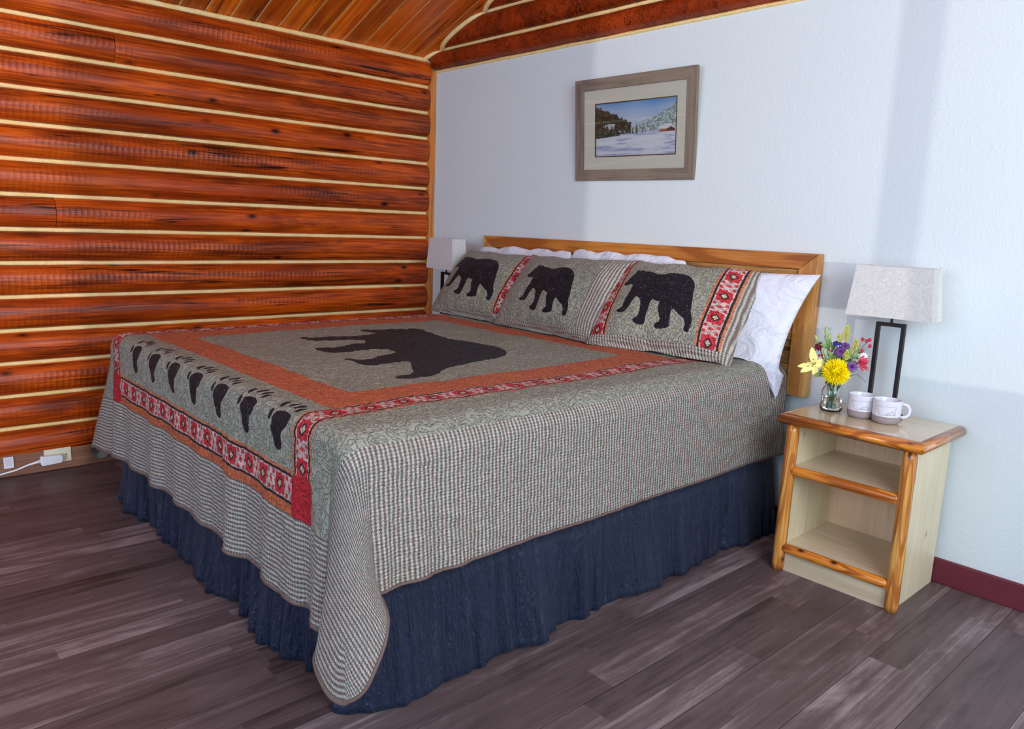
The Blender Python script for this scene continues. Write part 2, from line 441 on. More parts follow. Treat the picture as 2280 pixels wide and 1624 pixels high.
# log wall on the left
wl = struct('wall_left', 'wall of stained half-round logs with pale chinking')
chz = [2.03, 1.8785, 1.7265, 1.575, 1.4225, 1.2705, 1.118, .969, .818, .666, .517, .3655, .2155, .060]
tops = [2.185] + chz
def log_mesh(length, h, bulge, dip=0.03, ends=(True, True), sd=0, flat=.0):
    """half-round log along +Y from 0..length, bulging to +X, centred on z=0"""
    n = max(8, int(length / .03)); m = 17
    ys = np.linspace(0, length, n)
    ys = np.unique(np.concatenate([ys, [.004, .01, .02, length - .004, length - .01, length - .02]]))
    T = np.linspace(-PI / 2, PI / 2, m); P = np.zeros((len(ys), m + 2, 3))
    for i, y in enumerate(ys):
        e = 1.
        if ends[0]: e = min(e, math.sqrt(max(.0, 1 - max(0, 1 - y / .03) ** 2)) * .85 + .15)
        if ends[1]: e = min(e, math.sqrt(max(.0, 1 - max(0, 1 - (length - y) / .03) ** 2)) * .85 + .15)
        w = 1 + .06 * mnoise.noise(Vector((y * 1.3, sd * 3.7, 0)))
        hz = (h / 2) * (1 - (1 - e) * .25)
        for j, t in enumerate(T):
            cx = abs(math.cos(t)) ** .92; sz = math.sin(t)
            r = .0022 * mnoise.noise(Vector((y * 6, t * 2.5, sd * 5.1)))
            P[i, j + 1] = (bulge * w * cx * e + r, y, hz * sz + .002 * mnoise.noise(Vector((y * 4, sd, 7))))
        P[i, 0] = (-.05, y, -hz); P[i, m + 1] = (-.05, y, hz)
    me = grid_mesh(P)
    bm = bmesh.new(); bm.from_mesh(me); bm.verts.ensure_lookup_table(); k = m + 2
    bm.faces.new([bm.verts[i] for i in range(k)][::-1]); L0 = (len(ys) - 1) * k
    bm.faces.new([bm.verts[L0 + i] for i in range(k)])
    return bm
Y0 = -5.2
for i in range(len(tops) - 1):
    zt, zb = tops[i] - .009, tops[i + 1] + .009
    cuts = {1: [-1.818], 6: [-2.10]}.get(i, [])
    ys = [Y0] + cuts + [-.028]
    for a, b in zip(ys[:-1], ys[1:]):
        last = b == ys[-1]
        o = obj('log', log_mesh(b - a - (.002 if not last else 0), zt - zb + .004, .058 if i else .062, ends=(False, last), sd=i + a), 'log_wood', wl, True)
        o.location = (0, a, (zt + zb) / 2)
def chink_strip(bm, pathf, n, hw_, bul, ax='y'):
    """pathf(t)->(centre, up, out)"""
    rows = []
    for i in range(n + 1):
        c, up, out = pathf(i / n)
        w = hw_ * (1 + .25 * mnoise.noise(Vector((i * .23, c[2] * 9, 1))))
        rows.append([bm.verts.new(Vector(c) + Vector(up) * w * s + Vector(out) * (bul * (1 - s * s) - .004 * (s * s))) for s in (-1.25, -1, -.5, 0, .5, 1, 1.25)])
    for i in range(n):
        for k in range(6): bm.faces.new((rows[i][k], rows[i][k + 1], rows[i + 1][k + 1], rows[i + 1][k]))
bm = bmesh.new()
for z in chz: chink_strip(bm, lambda t, z=z: ((.009, Y0 + t * (-.02 - Y0), z + .0015 * mnoise.noise(Vector((t * 40, z * 7, 0)))), (0, 0, 1), (1, 0, 0)), 220, .0135, .008)
tag(obj('chinking', bm, 'chink', wl, True), 'pale tan chinking')
bm = boxm(-.1, 0.0, Y0, 0, 0, 2.2); obj('backing', bm, 'chink', wl)
bb = obj('baseboard_left', boxm(0.0, .05, Y0, -.04, 0, .115), 'old_board'); tag(bb, 'worn reddish board at the foot of the log wall', kind='structure'); bevel(bb, .006, 3)
# corner post between logs and white wall
t1 = obj('trim_1', boxm(0, .05, -.04, 0, 0, 2.12), 'trim_wood'); tag(t1, 'orange wooden corner post', kind='structure'); bevel(t1, .004, 3)
br = obj('baseboard_right', boxm(.05, XR, -.016, 0, 0, .092), 'baseboard'); tag(br, 'maroon baseboard on the white wall', kind='structure'); bevel(br, .004, 2)

# gable logs above the white wall
SL = .38
gb = struct('wall_gable', 'stained logs above the white wall')
gz = [2.122, 2.238, 2.388, 2.538, 2.69, 2.84, 2.99, 3.14, 3.29, 3.44, 3.59, 3.74, 3.9, 4.05]
def zc(x): return 2.195 + SL * x
for i in range(len(gz) - 1):
    a, b = gz[i] + .008, gz[i + 1] - .008
    x0 = max(.03, (a - 2.195) / SL - .04) if i else .03
    if i == 0: x0 = .035
    o = obj('log', log_mesh(XR - x0, b - a, .06, ends=(True, False), sd=i + 20), 'gable_log_wood', gb, True)
    # local +Y -> world +X, local +X -> world -Y
    o.matrix_local = Matrix(((0, 1, 0, x0), (-1, 0, 0, 0), (0, 0, 1, (a + b) / 2), (0, 0, 0, 1)))
bm = bmesh.new()
for i, z in enumerate(gz[1:]):
    x0 = (z - 2.195) / SL - .05
    chink_strip(bm, lambda t, z=z, x0=x0: ((x0 + t * (XR - x0), -.012, z), (0, 0, 1), (0, -1, 0)), 160, .011, .007)
chink_strip(bm, lambda t: ((.04 + t * (XR - .04), -.003, 2.121 + .001 * mnoise.noise(Vector((t * 60, 0, 0)))), (0, 0, 1), (0, -1, 0)), 200, .008, .008)
tag(obj('chinking', bm, 'chink', gb, True), 'pale tan chinking')
obj('backing', boxm(.0, XR, 0, .12, 2.125, 4.2), 'chink', gb)
# bead where gable meets the ceiling and where the log wall meets the ceiling
bm = bmesh.new()
def gbulge(z):
    for a, b in zip(gz[:-1], gz[1:]):
        if a <= z < b:
            s = (z - (a + b) / 2) / ((b - a) / 2 - .004); return .058 * math.sqrt(max(0.02, 1 - min(1, abs(s)) ** 2.2)) + .004
    return .01
pts = []
for i in range(240):
    x = .0 + 4.9 * i / 239; z = zc(x); pts.append(Vector((x, -max(.010, gbulge(z)) - .003, z - .006)))
tube(bm, pts, .014, 8)
tube(bm, [(.010, Y0 + (-Y0 - .02) * i / 120, 2.186 + .002 * mnoise.noise(Vector((i * .6, 0, 3)))) for i in range(121)], .014, 8)
tube(bm, [(.012, -.02, 2.186), (.018, -.035, 2.165), (.03, -.045, 2.135), (.042, -.035, 2.118)], [.013, .011, .010, .008], 8)
t2 = obj('trim_2', bm, 'chink', None, True); tag(t2, 'pale bead of chinking along the ceiling edge', kind='structure')

# sloped plank ceiling
cl = struct('ceiling', 'sloped ceiling of stained tongue and groove boards')
ca = math.atan(SL); ly = .1275
yb = .02; k = 0
Lc = (XR + .2) / math.cos(ca)
while yb > Y0:
    bm = bmesh.new(); g = .004
    prism(bm, [(yb - ly + .0006, 0), (yb - ly + .0006, .012), (yb - ly + g, .018), (yb - ly + g, .03), (yb, .03), (yb, .018), (yb - g + .0006, .012), (yb - g + .0006, 0)][::1] if False else
          [(yb - ly + .005, .03), (yb - ly + .005, .003), (yb - ly + .008, 0), (yb - .008, 0), (yb - .005, .003), (yb - .005, .03)], 0, -.05, Lc)
    o = obj('ceiling_board', bm, 'ceiling_wood', cl)
    o.location = (0, 0, 2.195); o.rotation_euler = (0, -ca, 0)
    yb -= ly; k += 1
bm = boxm(-.05, Lc, Y0, .1, .007, .06); o = obj('backing', bm, 'chink', cl); o.location = (0, 0, 2.195); o.rotation_euler = (0, -ca, 0)

# right-hand wall with two tall windows, out of the picture: lets the low sun in
wr = struct('wall_right', 'white wall with tall windows')
Z0w, Z1w = .76, 3.3
WA, WB, WC, WD = -3.15, -1.846, -1.804, -.75
for a in ((-6.2, WA, 0, 4.2), (WD, 0, 0, 4.2), (WA, WD, 0, Z0w), (WA, WD, Z1w, 4.2), (WB, WC, Z0w, Z1w)):
    obj('wall_panel', boxm(XR, XR + .1, a[0], a[1], a[2], a[3]), 'wall', wr)

# ================================================================== BED
bed = thing('bed', 'king bed base and mattress with a gathered navy bed skirt', 'bed', (1.575, -1.05, 0))
def local(o, parent):   # mesh made in world coordinates, parented under a moved empty
    o.parent = parent; bpy.context.view_layer.update(); o.matrix_parent_inverse = parent.matrix_world.inverted(); return o
o = obj('box_spring', boxm(.64, 2.49, -2.00, -.07, .12, .38), 'mattress'); bevel(o, .03, 3); local(o, bed)
o = obj('mattress', boxm(.645, 2.50, -2.025, -.07, .381, .704), 'mattress'); bevel(o, .06, 4); local(o, bed)
for x in (.75, 2.4):
    for y in (-1.9, -.2): local(obj('bed_foot', boxm(x - .03, x + .03, y - .03, y + .03, 0, .12), 'black_metal'), bed)

def skirt():
    # path around the bed: head right -> foot right -> foot left -> head left
    xr, xl, yf = 2.515, .618, -2.018
    path = []; st = .0055
    R = .05
    def seg(a, b, nrm):
        a = np.array(a); b = np.array(b); L = np.linalg.norm(b - a); n = int(L / st)
        for i in range(n): path.append((a + (b - a) * i / n, nrm))
    seg((xr, -.07), (xr, yf + R), (1, 0))
    for i in range(14):
        t = PI / 2 * i / 14; path.append((np.array((xr - R + R * math.cos(t), yf + R - R * math.sin(t))), (math.cos(t), -math.sin(t))))
    seg((xr - R, yf), (xl + R, yf), (0, -1))
    for i in range(14):
        t = PI / 2 * i / 14; path.append((np.array((xl + R - R * math.sin(t), yf + R - R * math.cos(t))), (-math.sin(t), -math.cos(t))))
    seg((xl, yf + R), (xl, -.07), (-1, 0))
    n = len(path); rows = 26; P = np.zeros((rows, n, 3)); cl_ = np.zeros((rows, n, 3))
    for k, (p, nr) in enumerate(path):
        s = k * st; foot = abs(nr[1]) > .7
        fr = 1.0 if foot else .85
        a = vnoise(s * 17 * (1.4 if foot else .8), 3.3) * .55 + vnoise(s * 45, 9.1) * .3 * fr + vnoise(s * 7, 1.1) * .5
        a2 = vnoise(s * 17 * (1.4 if foot else .8) + .35, 5.3) * .55 + vnoise(s * 38, 2.1) * .3 * fr + vnoise(s * 5, 4.1) * .6
        lift = max(0., vnoise(s * 4.2, 8.8)) * .022 + (.0 if foot else max(0, vnoise(s * 2.2, 6.6)) * .02)
        zb = .004 + lift * (1 if not foot else .4)
        zt = .39
        for r in range(rows):
            f = r / (rows - 1); z = zb + (zt - zb) * f; d = 1 - f
            seam = .006 * math.exp(-((z - .30) / .006) ** 2)
            amp = (.004 + (.042 if foot else .036) * min(1, max(0, (.30 - z) / .25)) ** .8)
            off = (a * (1 - d) + a2 * d) * amp + d * .022 - seam
            P[r, k] = (p[0] + nr[0] * (off + d * .012), p[1] + nr[1] * (off + d * .012), z); cl_[r, k] = (s, z, 0)
    me = grid_mesh(P, {'cloth': cl_}); o = obj('bed_skirt', me, 'navy_skirt', None, True)
    md = o.modifiers.new('thick', 'SOLIDIFY'); md.thickness = .002; md.offset = -1
    local(o, bed); o['label'] = 'gathered navy blue bed skirt'
skirt()

# ------------------------------------------------------------------ bear and paw outlines
BQ = [(650,183),(700,175),(800,183),(950,172),(1090,170),(1110,163),(1150,168),(1200,172),(1250,178),(1240,190),(1300,200),(1400,232),(1470,255),(1560,265),(1640,285),(1750,300),(1850,320),(1930,345),(1975,370),(1990,388),(1970,410),(1900,430),(1800,445),(1650,475),(1500,505),(1420,525),(1390,545),(1380,565),(1300,585),(1180,605),(1080,613),(1000,610),(970,600),(1000,588),(1060,580),(1110,575),(1145,552),(1130,530),(1120,490),(1110,462),(1050,462),(950,475),(860,490),(800,502),(720,503),(650,490),(590,465),(500,447),(560,437),(600,440),(640,450),(700,447),(770,435),(820,410),(880,398),(940,388),(990,380),(950,365),(900,350),(800,355),(680,362),(560,378),(420,385),(380,382),(300,365),(245,345),(270,337),(340,337),(400,340),(480,335),(560,320),(640,310),(705,305),(705,290),(700,275),(600,277),(450,283),(270,283),(180,272),(100,248),(140,242),(200,250),(300,252),(450,245),(600,238),(720,228),(805,215),(790,208),(720,200),(670,190)]
bear_q = [tuple(at_z(640 + x / 4.0714, 690 + y / 4.0714, .727)[:2]) for x, y in BQ]
BP = [(330,420),(345,400),(375,385),(410,350),(430,320),(470,300),(485,262),(510,252),(525,265),(540,280),(560,260),(580,270),(590,287),(650,292),(700,310),(760,335),(830,335),(900,322),(980,320),(1060,328),(1120,350),(1150,385),(1170,430),(1165,480),(1145,540),(1125,620),(1105,680),(1092,720),(1090,790),(1075,830),(1045,870),(1025,893),(985,890),(980,870),(1005,835),(1000,790),(960,765),(930,735),(905,710),(880,740),(850,800),(835,850),(800,865),(740,870),(680,868),(672,850),(690,830),(730,820),(745,800),(740,720),(750,680),(765,655),(730,650),(690,628),(660,660),(630,720),(600,770),(580,820),(550,845),(480,840),(445,815),(445,800),(480,790),(510,775),(530,740),(545,680),(550,640),(530,610),(500,590),(480,610),(440,650),(400,700),(360,735),(290,735),(258,715),(265,700),(310,698),(330,680),(380,590),(420,530),(440,490),(455,460),(430,440),(380,445),(345,440)]
def homog(src, dst):
    A = []; b = []
    for (x, y), (u, v) in zip(src, dst):
        A += [[x, y, 1, 0, 0, 0, -u * x, -u * y], [0, 0, 0, x, y, 1, -v * x, -v * y]]; b += [u, v]
    return np.append(np.linalg.solve(np.array(A, float), np.array(b, float)), 1).reshape(3, 3)
def hmap(H, p): q = H @ np.array([p[0], p[1], 1.]); return (q[0] / q[2], q[1] / q[2])
Hs = homog([(430, 180), (1640, 265), (1100, 1140), (50, 1030)], [(-.5, .5), (.5, .5), (.5, -.5), (-.5, -.5)])
bear_p = [hmap(Hs, p) for p in BP]     # in units of the sage panel
PAW = [(300,300),(340,275),(400,268),(450,285),(465,320),(455,380),(440,430),(400,480),(385,520),(380,570),(392,640),(380,700),(345,715),(315,690),(300,640),(280,560),(265,480),(270,400),(285,340)]
paw_pad = [((x - 365) / 195 * .094, (y - 268) / 447 * .112) for x, y in PAW]   # y grows from toes to heel
def paw_sd(px, py, cx, cy, sgn):     # sgn +1: heel towards -Y
    x = px - cx; y = (cy - py) * sgn
    d = poly_sd(x, y, paw_pad)
    for tx, ty, a, b, an in ((-.060, .022, .009, .018, .15), (-.040, -.022, .010, .020, -.25), (-.008, -.038, .010, .021, -.1), (.024, -.036, .0095, .020, .15), (.048, -.022, .009, .017, .35)):
        d = np.minimum(d, ell_sd(x, y, tx, ty, a, b, an))
        d = np.minimum(d, ell_sd(x, y, tx + an * .02, ty - b - .014, .003, .008, an))
    return d

# ------------------------------------------------------------------ quilt
def quilt():
    st = .0085
    XA, XB, YA, YB = .108, 2.900, -2.546, -.066
    xs = np.arange(XA, XB + st / 2, st); ys = np.arange(YA, YB + st / 2, st)
    CX, CY = np.meshgrid(xs, ys)
    cx0 = 1.51
    # --- pattern
    dark = poly_sd(CX, CY, bear_q)
    dark = np.clip(dark, -.2, .2)
    for i in range(7):
        px = 1.575 + (i - 3) * .2025
        dark = np.minimum(dark, np.clip(paw_sd(CX, CY, px, -2.043, 1), -.2, .2))
        dark = np.minimum(dark, np.clip(paw_sd(CX, CY, px, -.345, -1), -.2, .2))
    au = np.abs(CX - cx0)
    org = np.minimum(.75 - np.maximum(au, np.abs(CY + 1.2)), np.maximum(au, np.abs(CY + 1.2)) - .61)
    yft, yhd = -2.196, -.204
    chk = np.maximum(au - 1.025, np.maximum(yft - .115 - CY, CY - (yhd + .115)))
    org = np.maximum(org, np.minimum(.85 - au, np.minimum(yft - .088 - CY, CY - (yft - .115))))
    side = (au - .80); foot = np.where(CY < -1.2, (yft - .045) - CY, CY - (yhd + .045))
    inside = np.minimum(CY - yft, yhd - CY)         # >0 : between the foot bands
    useside = (np.abs(side) < .06) & (inside > -.004)
    bt = np.where(useside, side, np.where(au < .85, foot, .3)); bs = np.where(useside, CY + .02, CX - cx0)
    bt = np.clip(bt, -.3, .3)
    sol = np.minimum(.05 - np.abs(side), np.minimum(yft - CY, CY - (yft - .115)))
    sol = np.maximum(sol, np.minimum(.05 - np.abs(side), np.minimum(CY - yhd, (yhd + .10) - CY)))
    # --- drape
    x0r, x0l, y0 = 2.458, .685, -2.010; ZT = .725
    def ctrl(tab, f):
        t = np.array(tab); return np.interp(f, t[:, 0], t[:, 1]), np.interp(f, t[:, 0], t[:, 2])
    TR = [(0, .10, -.04), (.10, .24, -.08), (.22, .38, -.06), (.36, .43, .01), (.48, .38, .09), (.57, .30, .14), (.66, .20, .16), (.75, .06, .15), (.84, .02, .09), (.92, .0, .06), (1, 0, .05)]
    TL = [(0, .10, -.05), (.15, .24, -.08), (.35, .42, -.06), (.5, .52, .01), (.62, .50, .07), (.74, .36, .09), (.86, .15, .08), (1, 0, .05)]
    def sm(tab):
        t = np.array(tab, float); f = np.linspace(0, 1, 61); p = np.interp(f, t[:, 0], t[:, 1]); q = np.interp(f, t[:, 0], t[:, 2])
        k = np.array([1, 2, 3, 2, 1]) / 9.
        for _ in range(2):
            pp = np.pad(p, 2, mode='edge'); qq = np.pad(q, 2, mode='edge'); p2 = np.convolve(pp, k, 'valid'); q2 = np.convolve(qq, k, 'valid')
            p2[0], p2[-1], q2[0], q2[-1] = p[0], p[-1], q[0], q[-1]; p, q = p2, q2
        return f, p, q
    tabs = {1: sm(TR), -1: sm(TL)}
    P = np.zeros(CX.shape + (3,))
    ar = np.maximum(CX - x0r, 0); al = np.maximum(x0l - CX, 0); a = ar + al; sg = np.where(al > 0, -1, 1)
    b = np.maximum(y0 - CY, 0)
    bx = np.clip(CX, x0l, x0r); by = np.maximum(CY, y0)
    # top
    soft = .004 * vnoise(CX * 3, CY * 3) + .0022 * vnoise(CX * 11, CY * 11)
    edge = np.minimum(np.minimum(x0r + .06 - CX, CX - x0l + .06), CY - y0 + .06)
    P[..., 0] = bx; P[..., 1] = by; P[..., 2] = ZT + soft * np.clip(edge / .2, 0, 1)
    am_ = np.where(sg > 0, XB - x0r, x0l - XA); bm_ = y0 - YA; rho = .14   # rounded cloth corners
    cc = (a > am_ - rho) & (b > bm_ - rho); ea, eb = a - (am_ - rho), b - (bm_ - rho)
    mx_ = np.maximum(ea, eb); hy_ = np.hypot(ea, eb) + 1e-9; fk = np.where(cc, mx_ / hy_, 1.)
    a = np.where(cc, (am_ - rho) + ea * fk, a); b = np.where(cc, (bm_ - rho) + eb * fk, b)
    r = np.hypot(a, b); over = r > 0; phi = np.arctan2(b, a) / (PI / 2)
    cosf = np.cos(phi * PI / 2); sinf = np.sin(phi * PI / 2)
    R = .092 * cosf ** 2 + .048 * sinf ** 2; s0 = R * PI / 2
    h = np.where(r < s0, R * np.sin(np.minimum(r, s0) / R), R); drop = np.where(r < s0, R * (1 - np.cos(np.minimum(r, s0) / R)), R)
    d = np.maximum(r - s0, 0)
    p = np.zeros_like(r); q = np.zeros_like(r)
    for s_ in (1, -1):
        f, pt, qt = tabs[s_]; mk = (sg == s_)
        # corner zone
        pp = np.interp(phi, f, pt); qq = np.interp(phi, f, qt)
        # side sheets: flare dies away from the corner
        dist_side = np.maximum(CY - y0, 0); lam = .34
        pside = pt[0] * np.exp(-dist_side / lam); qf = qt[-1]
        dist_foot = np.maximum(x0r - CX, 0) if s_ == 1 else np.maximum(CX - x0l, 0)
        qfoot = qf * np.exp(-dist_foot / .3)
        if s_ == 1:
            gd = np.clip(d / .42, 0, 1.15) ** .9; qq = .05 * phi + (qq - .05 * phi) * gd; pp = .08 * (1 - phi) + (pp - .08 * (1 - phi)) * np.clip(gd * 1.3, 0, 1.1)
        side_m = mk & (b == 0) & (a > 0); foot_m = (a == 0) & (b > 0)
        cm = mk & (a > 0) & (b > 0)
        p = np.where(cm, pp, np.where(side_m, pside, p)); q = np.where(cm, qq, q)
        q = np.where(foot_m, q + qfoot, q)
    # waves of the hanging cloth
    wf = .0 + .055 * (.5 * np.sin(CX * 2 * PI / .36 + .6) + .5 * np.sin(CX * 2 * PI / .235 + 2.1)) + .03 * vnoise(CX * 9, 2.2)
    wf = wf * np.where(CX > 2.2, np.clip((2.5 - CX) / .3, 0, 1), 1)
    ws = .015 + .025 * np.sin(CY * 2 * PI / .62 + 1.) * .7 + .02 * vnoise(CY * 6, 5.2)
    foot_m = (a == 0) & (b > 0); side_m = (b == 0) & (a > 0)
    # carry a little valley next to the corner
    val = -.06 * np.exp(-((CX - 2.33) / .03) ** 2) + .05 * np.exp(-((CX - 2.42) / .04) ** 2)
    q = np.where(foot_m, np.maximum(q + wf + val, -.012), q); fold = (.035 * np.sin((CY - y0) * 2 * PI / .115) + .02 * vnoise(CY * 22, 4.4)) * np.exp(-np.maximum(CY - y0, 0) / .22) * np.clip((CY - y0) / .04, 0, 1)
    p = np.where(side_m, p + ws * np.clip((CY - y0) / .3, 0, 1) + fold, p)
    tilt = np.hypot(p, q); vert = np.cos(np.minimum(tilt, 1.))
    ease = d / (d + .03) if False else 1 - np.exp(-d / .12)
    dd = d * ease
    P[..., 0] += np.where(over, sg * (h * cosf + p * dd), 0)
    P[..., 1] += np.where(over, -(h * sinf + q * dd), 0)
    P[..., 2] -= np.where(over, drop + d * vert, 0)
    # quilted puckers
    pk = .0016 * vnoise(CX * 60, CY * 60)
    P[..., 2] += np.where(over, 0, pk); P[..., 0] += np.where(side_m, pk * 1.6 * sg, 0); P[..., 1] += np.where(foot_m, -pk * 1.6, 0)
    P[..., 2] = np.maximum(P[..., 2], .012)
    cl_ = np.stack([CX, CY, CX * 0], -1)
    me = grid_mesh(P, {'cloth': cl_, 'dark': dark, 'chk': chk, 'org': org, 'sol': sol, 'bt': bt, 'bs': bs})
    o = obj('quilt', me, 'quilt', None, True)
    md = o.modifiers.new('thick', 'SOLIDIFY'); md.thickness = .006; md.offset = -1
    tag(o, 'sage and brown patchwork quilt with large black bear, paw prints and red star bands', 'quilt')
    # bound edge
    bm = bmesh.new(); edge = list(P[::-1, 0]) + list(P[0, 1:]) + list(P[1:, -1])
    tube(bm, [Vector(e) for e in edge[::2]], .0042, 6)
    bo = obj('binding', bm, None, o, True)
    bo.data.materials.append(plain('brown_binding', (.16, .10, .085), .7, .3, .3, 300))
quilt()

# ------------------------------------------------------------------ headboard
hb = thing('headboard', 'golden wooden headboard with rough planks, mounted on white wall', 'headboard', (1.605, -.03, .585))
HX0, HX1, HZ0, HZ1, HY = .60, 2.618, .585, 1.153, -.052
def miter(bm, quad, y0, y1): prism(bm, quad, 1, y0, y1)
bm = bmesh.new(); miter(bm, [(HX0, HZ1), (HX1, HZ1), (HX1 - .078, HZ1 - .063), (HX0 + .078, HZ1 - .063)], HY, -.004)
o = local(bevel(obj('top_rail', bm, 'rail_wood'), .003, 2), hb); o['label'] = 'reddish top rail'
bm = bmesh.new(); miter(bm, [(HX0, HZ0), (HX0 + .078, HZ0), (HX0 + .078, HZ1 - .0635), (HX0, HZ1 - .0005)], HY, -.004); local(bevel(obj('stile', bm, 'stile_wood'), .003, 2), hb)
bm = bmesh.new(); miter(bm, [(HX1 - .078, HZ0), (HX1, HZ0), (HX1, HZ1 - .0005), (HX1 - .078, HZ1 - .0635)], HY, -.004); local(bevel(obj('stile', bm, 'stile_wood'), .003, 2), hb)
zz = HZ1 - .064; i = 0
for hgt in (.035, .048, .10, .10, .10, .09):
    z1 = zz; z0 = max(zz - hgt, HZ0 + .01); dy = [.012, .006, .014, .008, .013, .009][i]
    bm = boxm(HX0 + .07, HX1 - .07, HY + dy, -.008, z0 + .0015, z1)
    local(bevel(obj('plank', bm, 'rough_plank'), .002, 2), hb); zz = z0; i += 1

# ------------------------------------------------------------------ pillows
def pillow_mesh(W, H, T, n=(56, 44), ear=.07, flange=.0, wr=.006, seed=0, sag=0., eary=None, wob=0., rnd=0., shear=0.):
    eary = ear * 1.25 if eary is None else eary
    nu, nv = n
    u = np.sin(np.linspace(-1, 1, nu) * PI / 2 * .995) / math.sin(PI / 2 * .995) if not flange else np.linspace(-1, 1, nu)
    v = np.sin(np.linspace(-1, 1, nv) * PI / 2 * .995) / math.sin(PI / 2 * .995) if not flange else np.linspace(-1, 1, nv)
    U, V = np.meshgrid(u, v)
    X_ = U * W / 2 * (1 - ear * (1 - V ** 2)); Y_ = V * H / 2 * (1 - eary * (1 - U ** 2))
    cr_ = 1 - rnd * np.abs(U * V) ** 5; X_, Y_ = X_ * cr_, Y_ * cr_
    X_ = X_ + wob * vnoise(V * 5 + seed, U * 1.5) * np.abs(U) ** 6; Y_ = Y_ + wob * vnoise(U * 6 + seed, V * 1.5 + 3) * np.abs(V) ** 6
    fx = flange / (W / 2); fy = flange / (H / 2)
    ui = np.clip(np.abs(U) / (1 - fx), 0, 1); vi = np.clip(np.abs(V) / (1 - fy), 0, 1)
    t = T / 2 * np.power(np.clip((1 - ui ** 2.6), 0, 1) * np.clip((1 - vi ** 2.6), 0, 1), .5)
    wv = vnoise(X_ * 9 + seed, Y_ * 9 + seed * 2) * wr + vnoise(X_ * 24 + seed, Y_ * 24) * wr * .4
    X_ = X_ + shear * V
    Y2 = Y_ - sag * (1 - U ** 2) * (V > 0) * V
    F = np.stack([X_, Y2, t + wv * np.clip(t / (T * .15), 0, 1) + .002], -1)
    Bk = np.stack([X_, Y2, -t * .85 - .002], -1)
    nn = nu * nv; idx = np.arange(nn).reshape(nv, nu)
    a, b, c, d = idx[:-1, :-1], idx[:-1, 1:], idx[1:, 1:], idx[1:, :-1]
    f1 = np.stack([a, b, c, d], -1).reshape(-1, 4); f2 = np.stack([d, c, b, a], -1).reshape(-1, 4) + nn
    rim = list(idx[0, :]) + list(idx[1:, -1]) + list(idx[-1, ::-1][1:]) + list(idx[::-1, 0][1:-1])
    f3 = [(rim[i], rim[i] + nn, rim[(i + 1) % len(rim)] + nn, rim[(i + 1) % len(rim)]) for i in range(len(rim))]
    me = bpy.data.meshes.new('p'); me.from_pydata(np.concatenate([F.reshape(-1, 3), Bk.reshape(-1, 3)]).tolist(), [], f1.tolist() + f2.tolist() + f3)
    return me, X_, Y_, U, V
def pose(o, x, y, z, yaw, lean, roll):
    B = Matrix(((1, 0, 0), (0, 0, -1), (0, 1, 0)))
    o.matrix_world = Matrix.Translation((x, y, z)) @ (Matrix.Rotation(yaw, 3, 'Z') @ B @ Matrix.Rotation(lean, 3, 'X') @ Matrix.Rotation(roll, 3, 'Z')).to_4x4()
def settle(o):      # the cloth rests on the quilt and hangs outside the bed edge instead of sinking in
    W_ = o.matrix_world.copy(); Wi = W_.inverted()
    for v in o.data.vertices:
        p = W_ @ v.co
        if p.x < 2.50: p.z = max(p.z, .730 - max(0, p.x - 2.44) * .5)
        elif p.z < .69: p.x = max(p.x, 2.572)
        p.y = min(p.y, -.066) if p.x < 2.63 else p.y
        v.co = Wi @ p
def sham(label, W, H, T, pose_, pc, pw, ph, bands, bearc, bears, seed):
    me, X_, Y_, U, V = pillow_mesh(W, H, T, (110, 84), .05, .006, .006, seed, .0, .095, .007)
    bp = [(bearc[0] + x * bears[0], bearc[1] + y * bears[1]) for x, y in bear_p]
    dk = np.clip(poly_sd(X_, Y_, bp), -.1, .1)
    xl, xr = pc - pw / 2, pc + pw / 2
    bt = np.full(X_.shape, .3)
    for bx_ in bands: bt = np.where(np.abs(X_ - bx_) < np.abs(bt), X_ - bx_, bt)
    lo = min([xl] + [b - .05 for b in bands]); hi = max([xr] + [b + .05 for b in bands])
    chk = np.maximum(np.maximum(lo - X_, X_ - hi), (-H / 2 + ph) - Y_)
    two = lambda A, B=None: np.concatenate([A.reshape(-1), (A if B is None else B).reshape(-1)])
    far = np.full(X_.shape, .1)
    cv = np.stack([X_ + seed, Y_ + seed, X_ * 0], -1)
    # on shams the check runs vertically
    set_attr(me, 'cloth', np.concatenate([cv.reshape(-1, 3)[:, [1, 0, 2]], cv.reshape(-1, 3)[:, [1, 0, 2]]]))
    for k_, v_ in (('dark', two(dk, far)), ('chk', two(chk)), ('org', two(-far)), ('sol', two(-far)), ('bt', two(np.clip(bt, -.3, .3))), ('bs', two(Y_ + .02))): set_attr(me, k_, v_)
    o = obj('pillow_sham', me, 'quilt', None, True); pose(o, *pose_); settle(o)
    tag(o, label, 'pillow', 'quilted bear pillow shams'); return o
sham('quilted bear sham nearest the log wall, leaning under the far lamp', .71, .45, .23, (.918, -.275, .890, -.04, -.66, 0), -.05, .54, .045, [.285], (.025, -.045), (.56, .38), 1.3)
sham('middle quilted bear sham with wide checked right edge', .76, .45, .23, (1.53, -.335, .895, -.08, -.60, .02), .0, .50, .045, [], (.045, -.055), (.46, .375), 2.7)
sham('quilted bear sham with red star bands at both sides, nearest the nightstand', .66, .48, .25, (2.135, -.295, .895, .18, -.72, -.01), -.015, .42, .045, [.235, -.265], (.012, -.065), (.455, .42), 4.1)

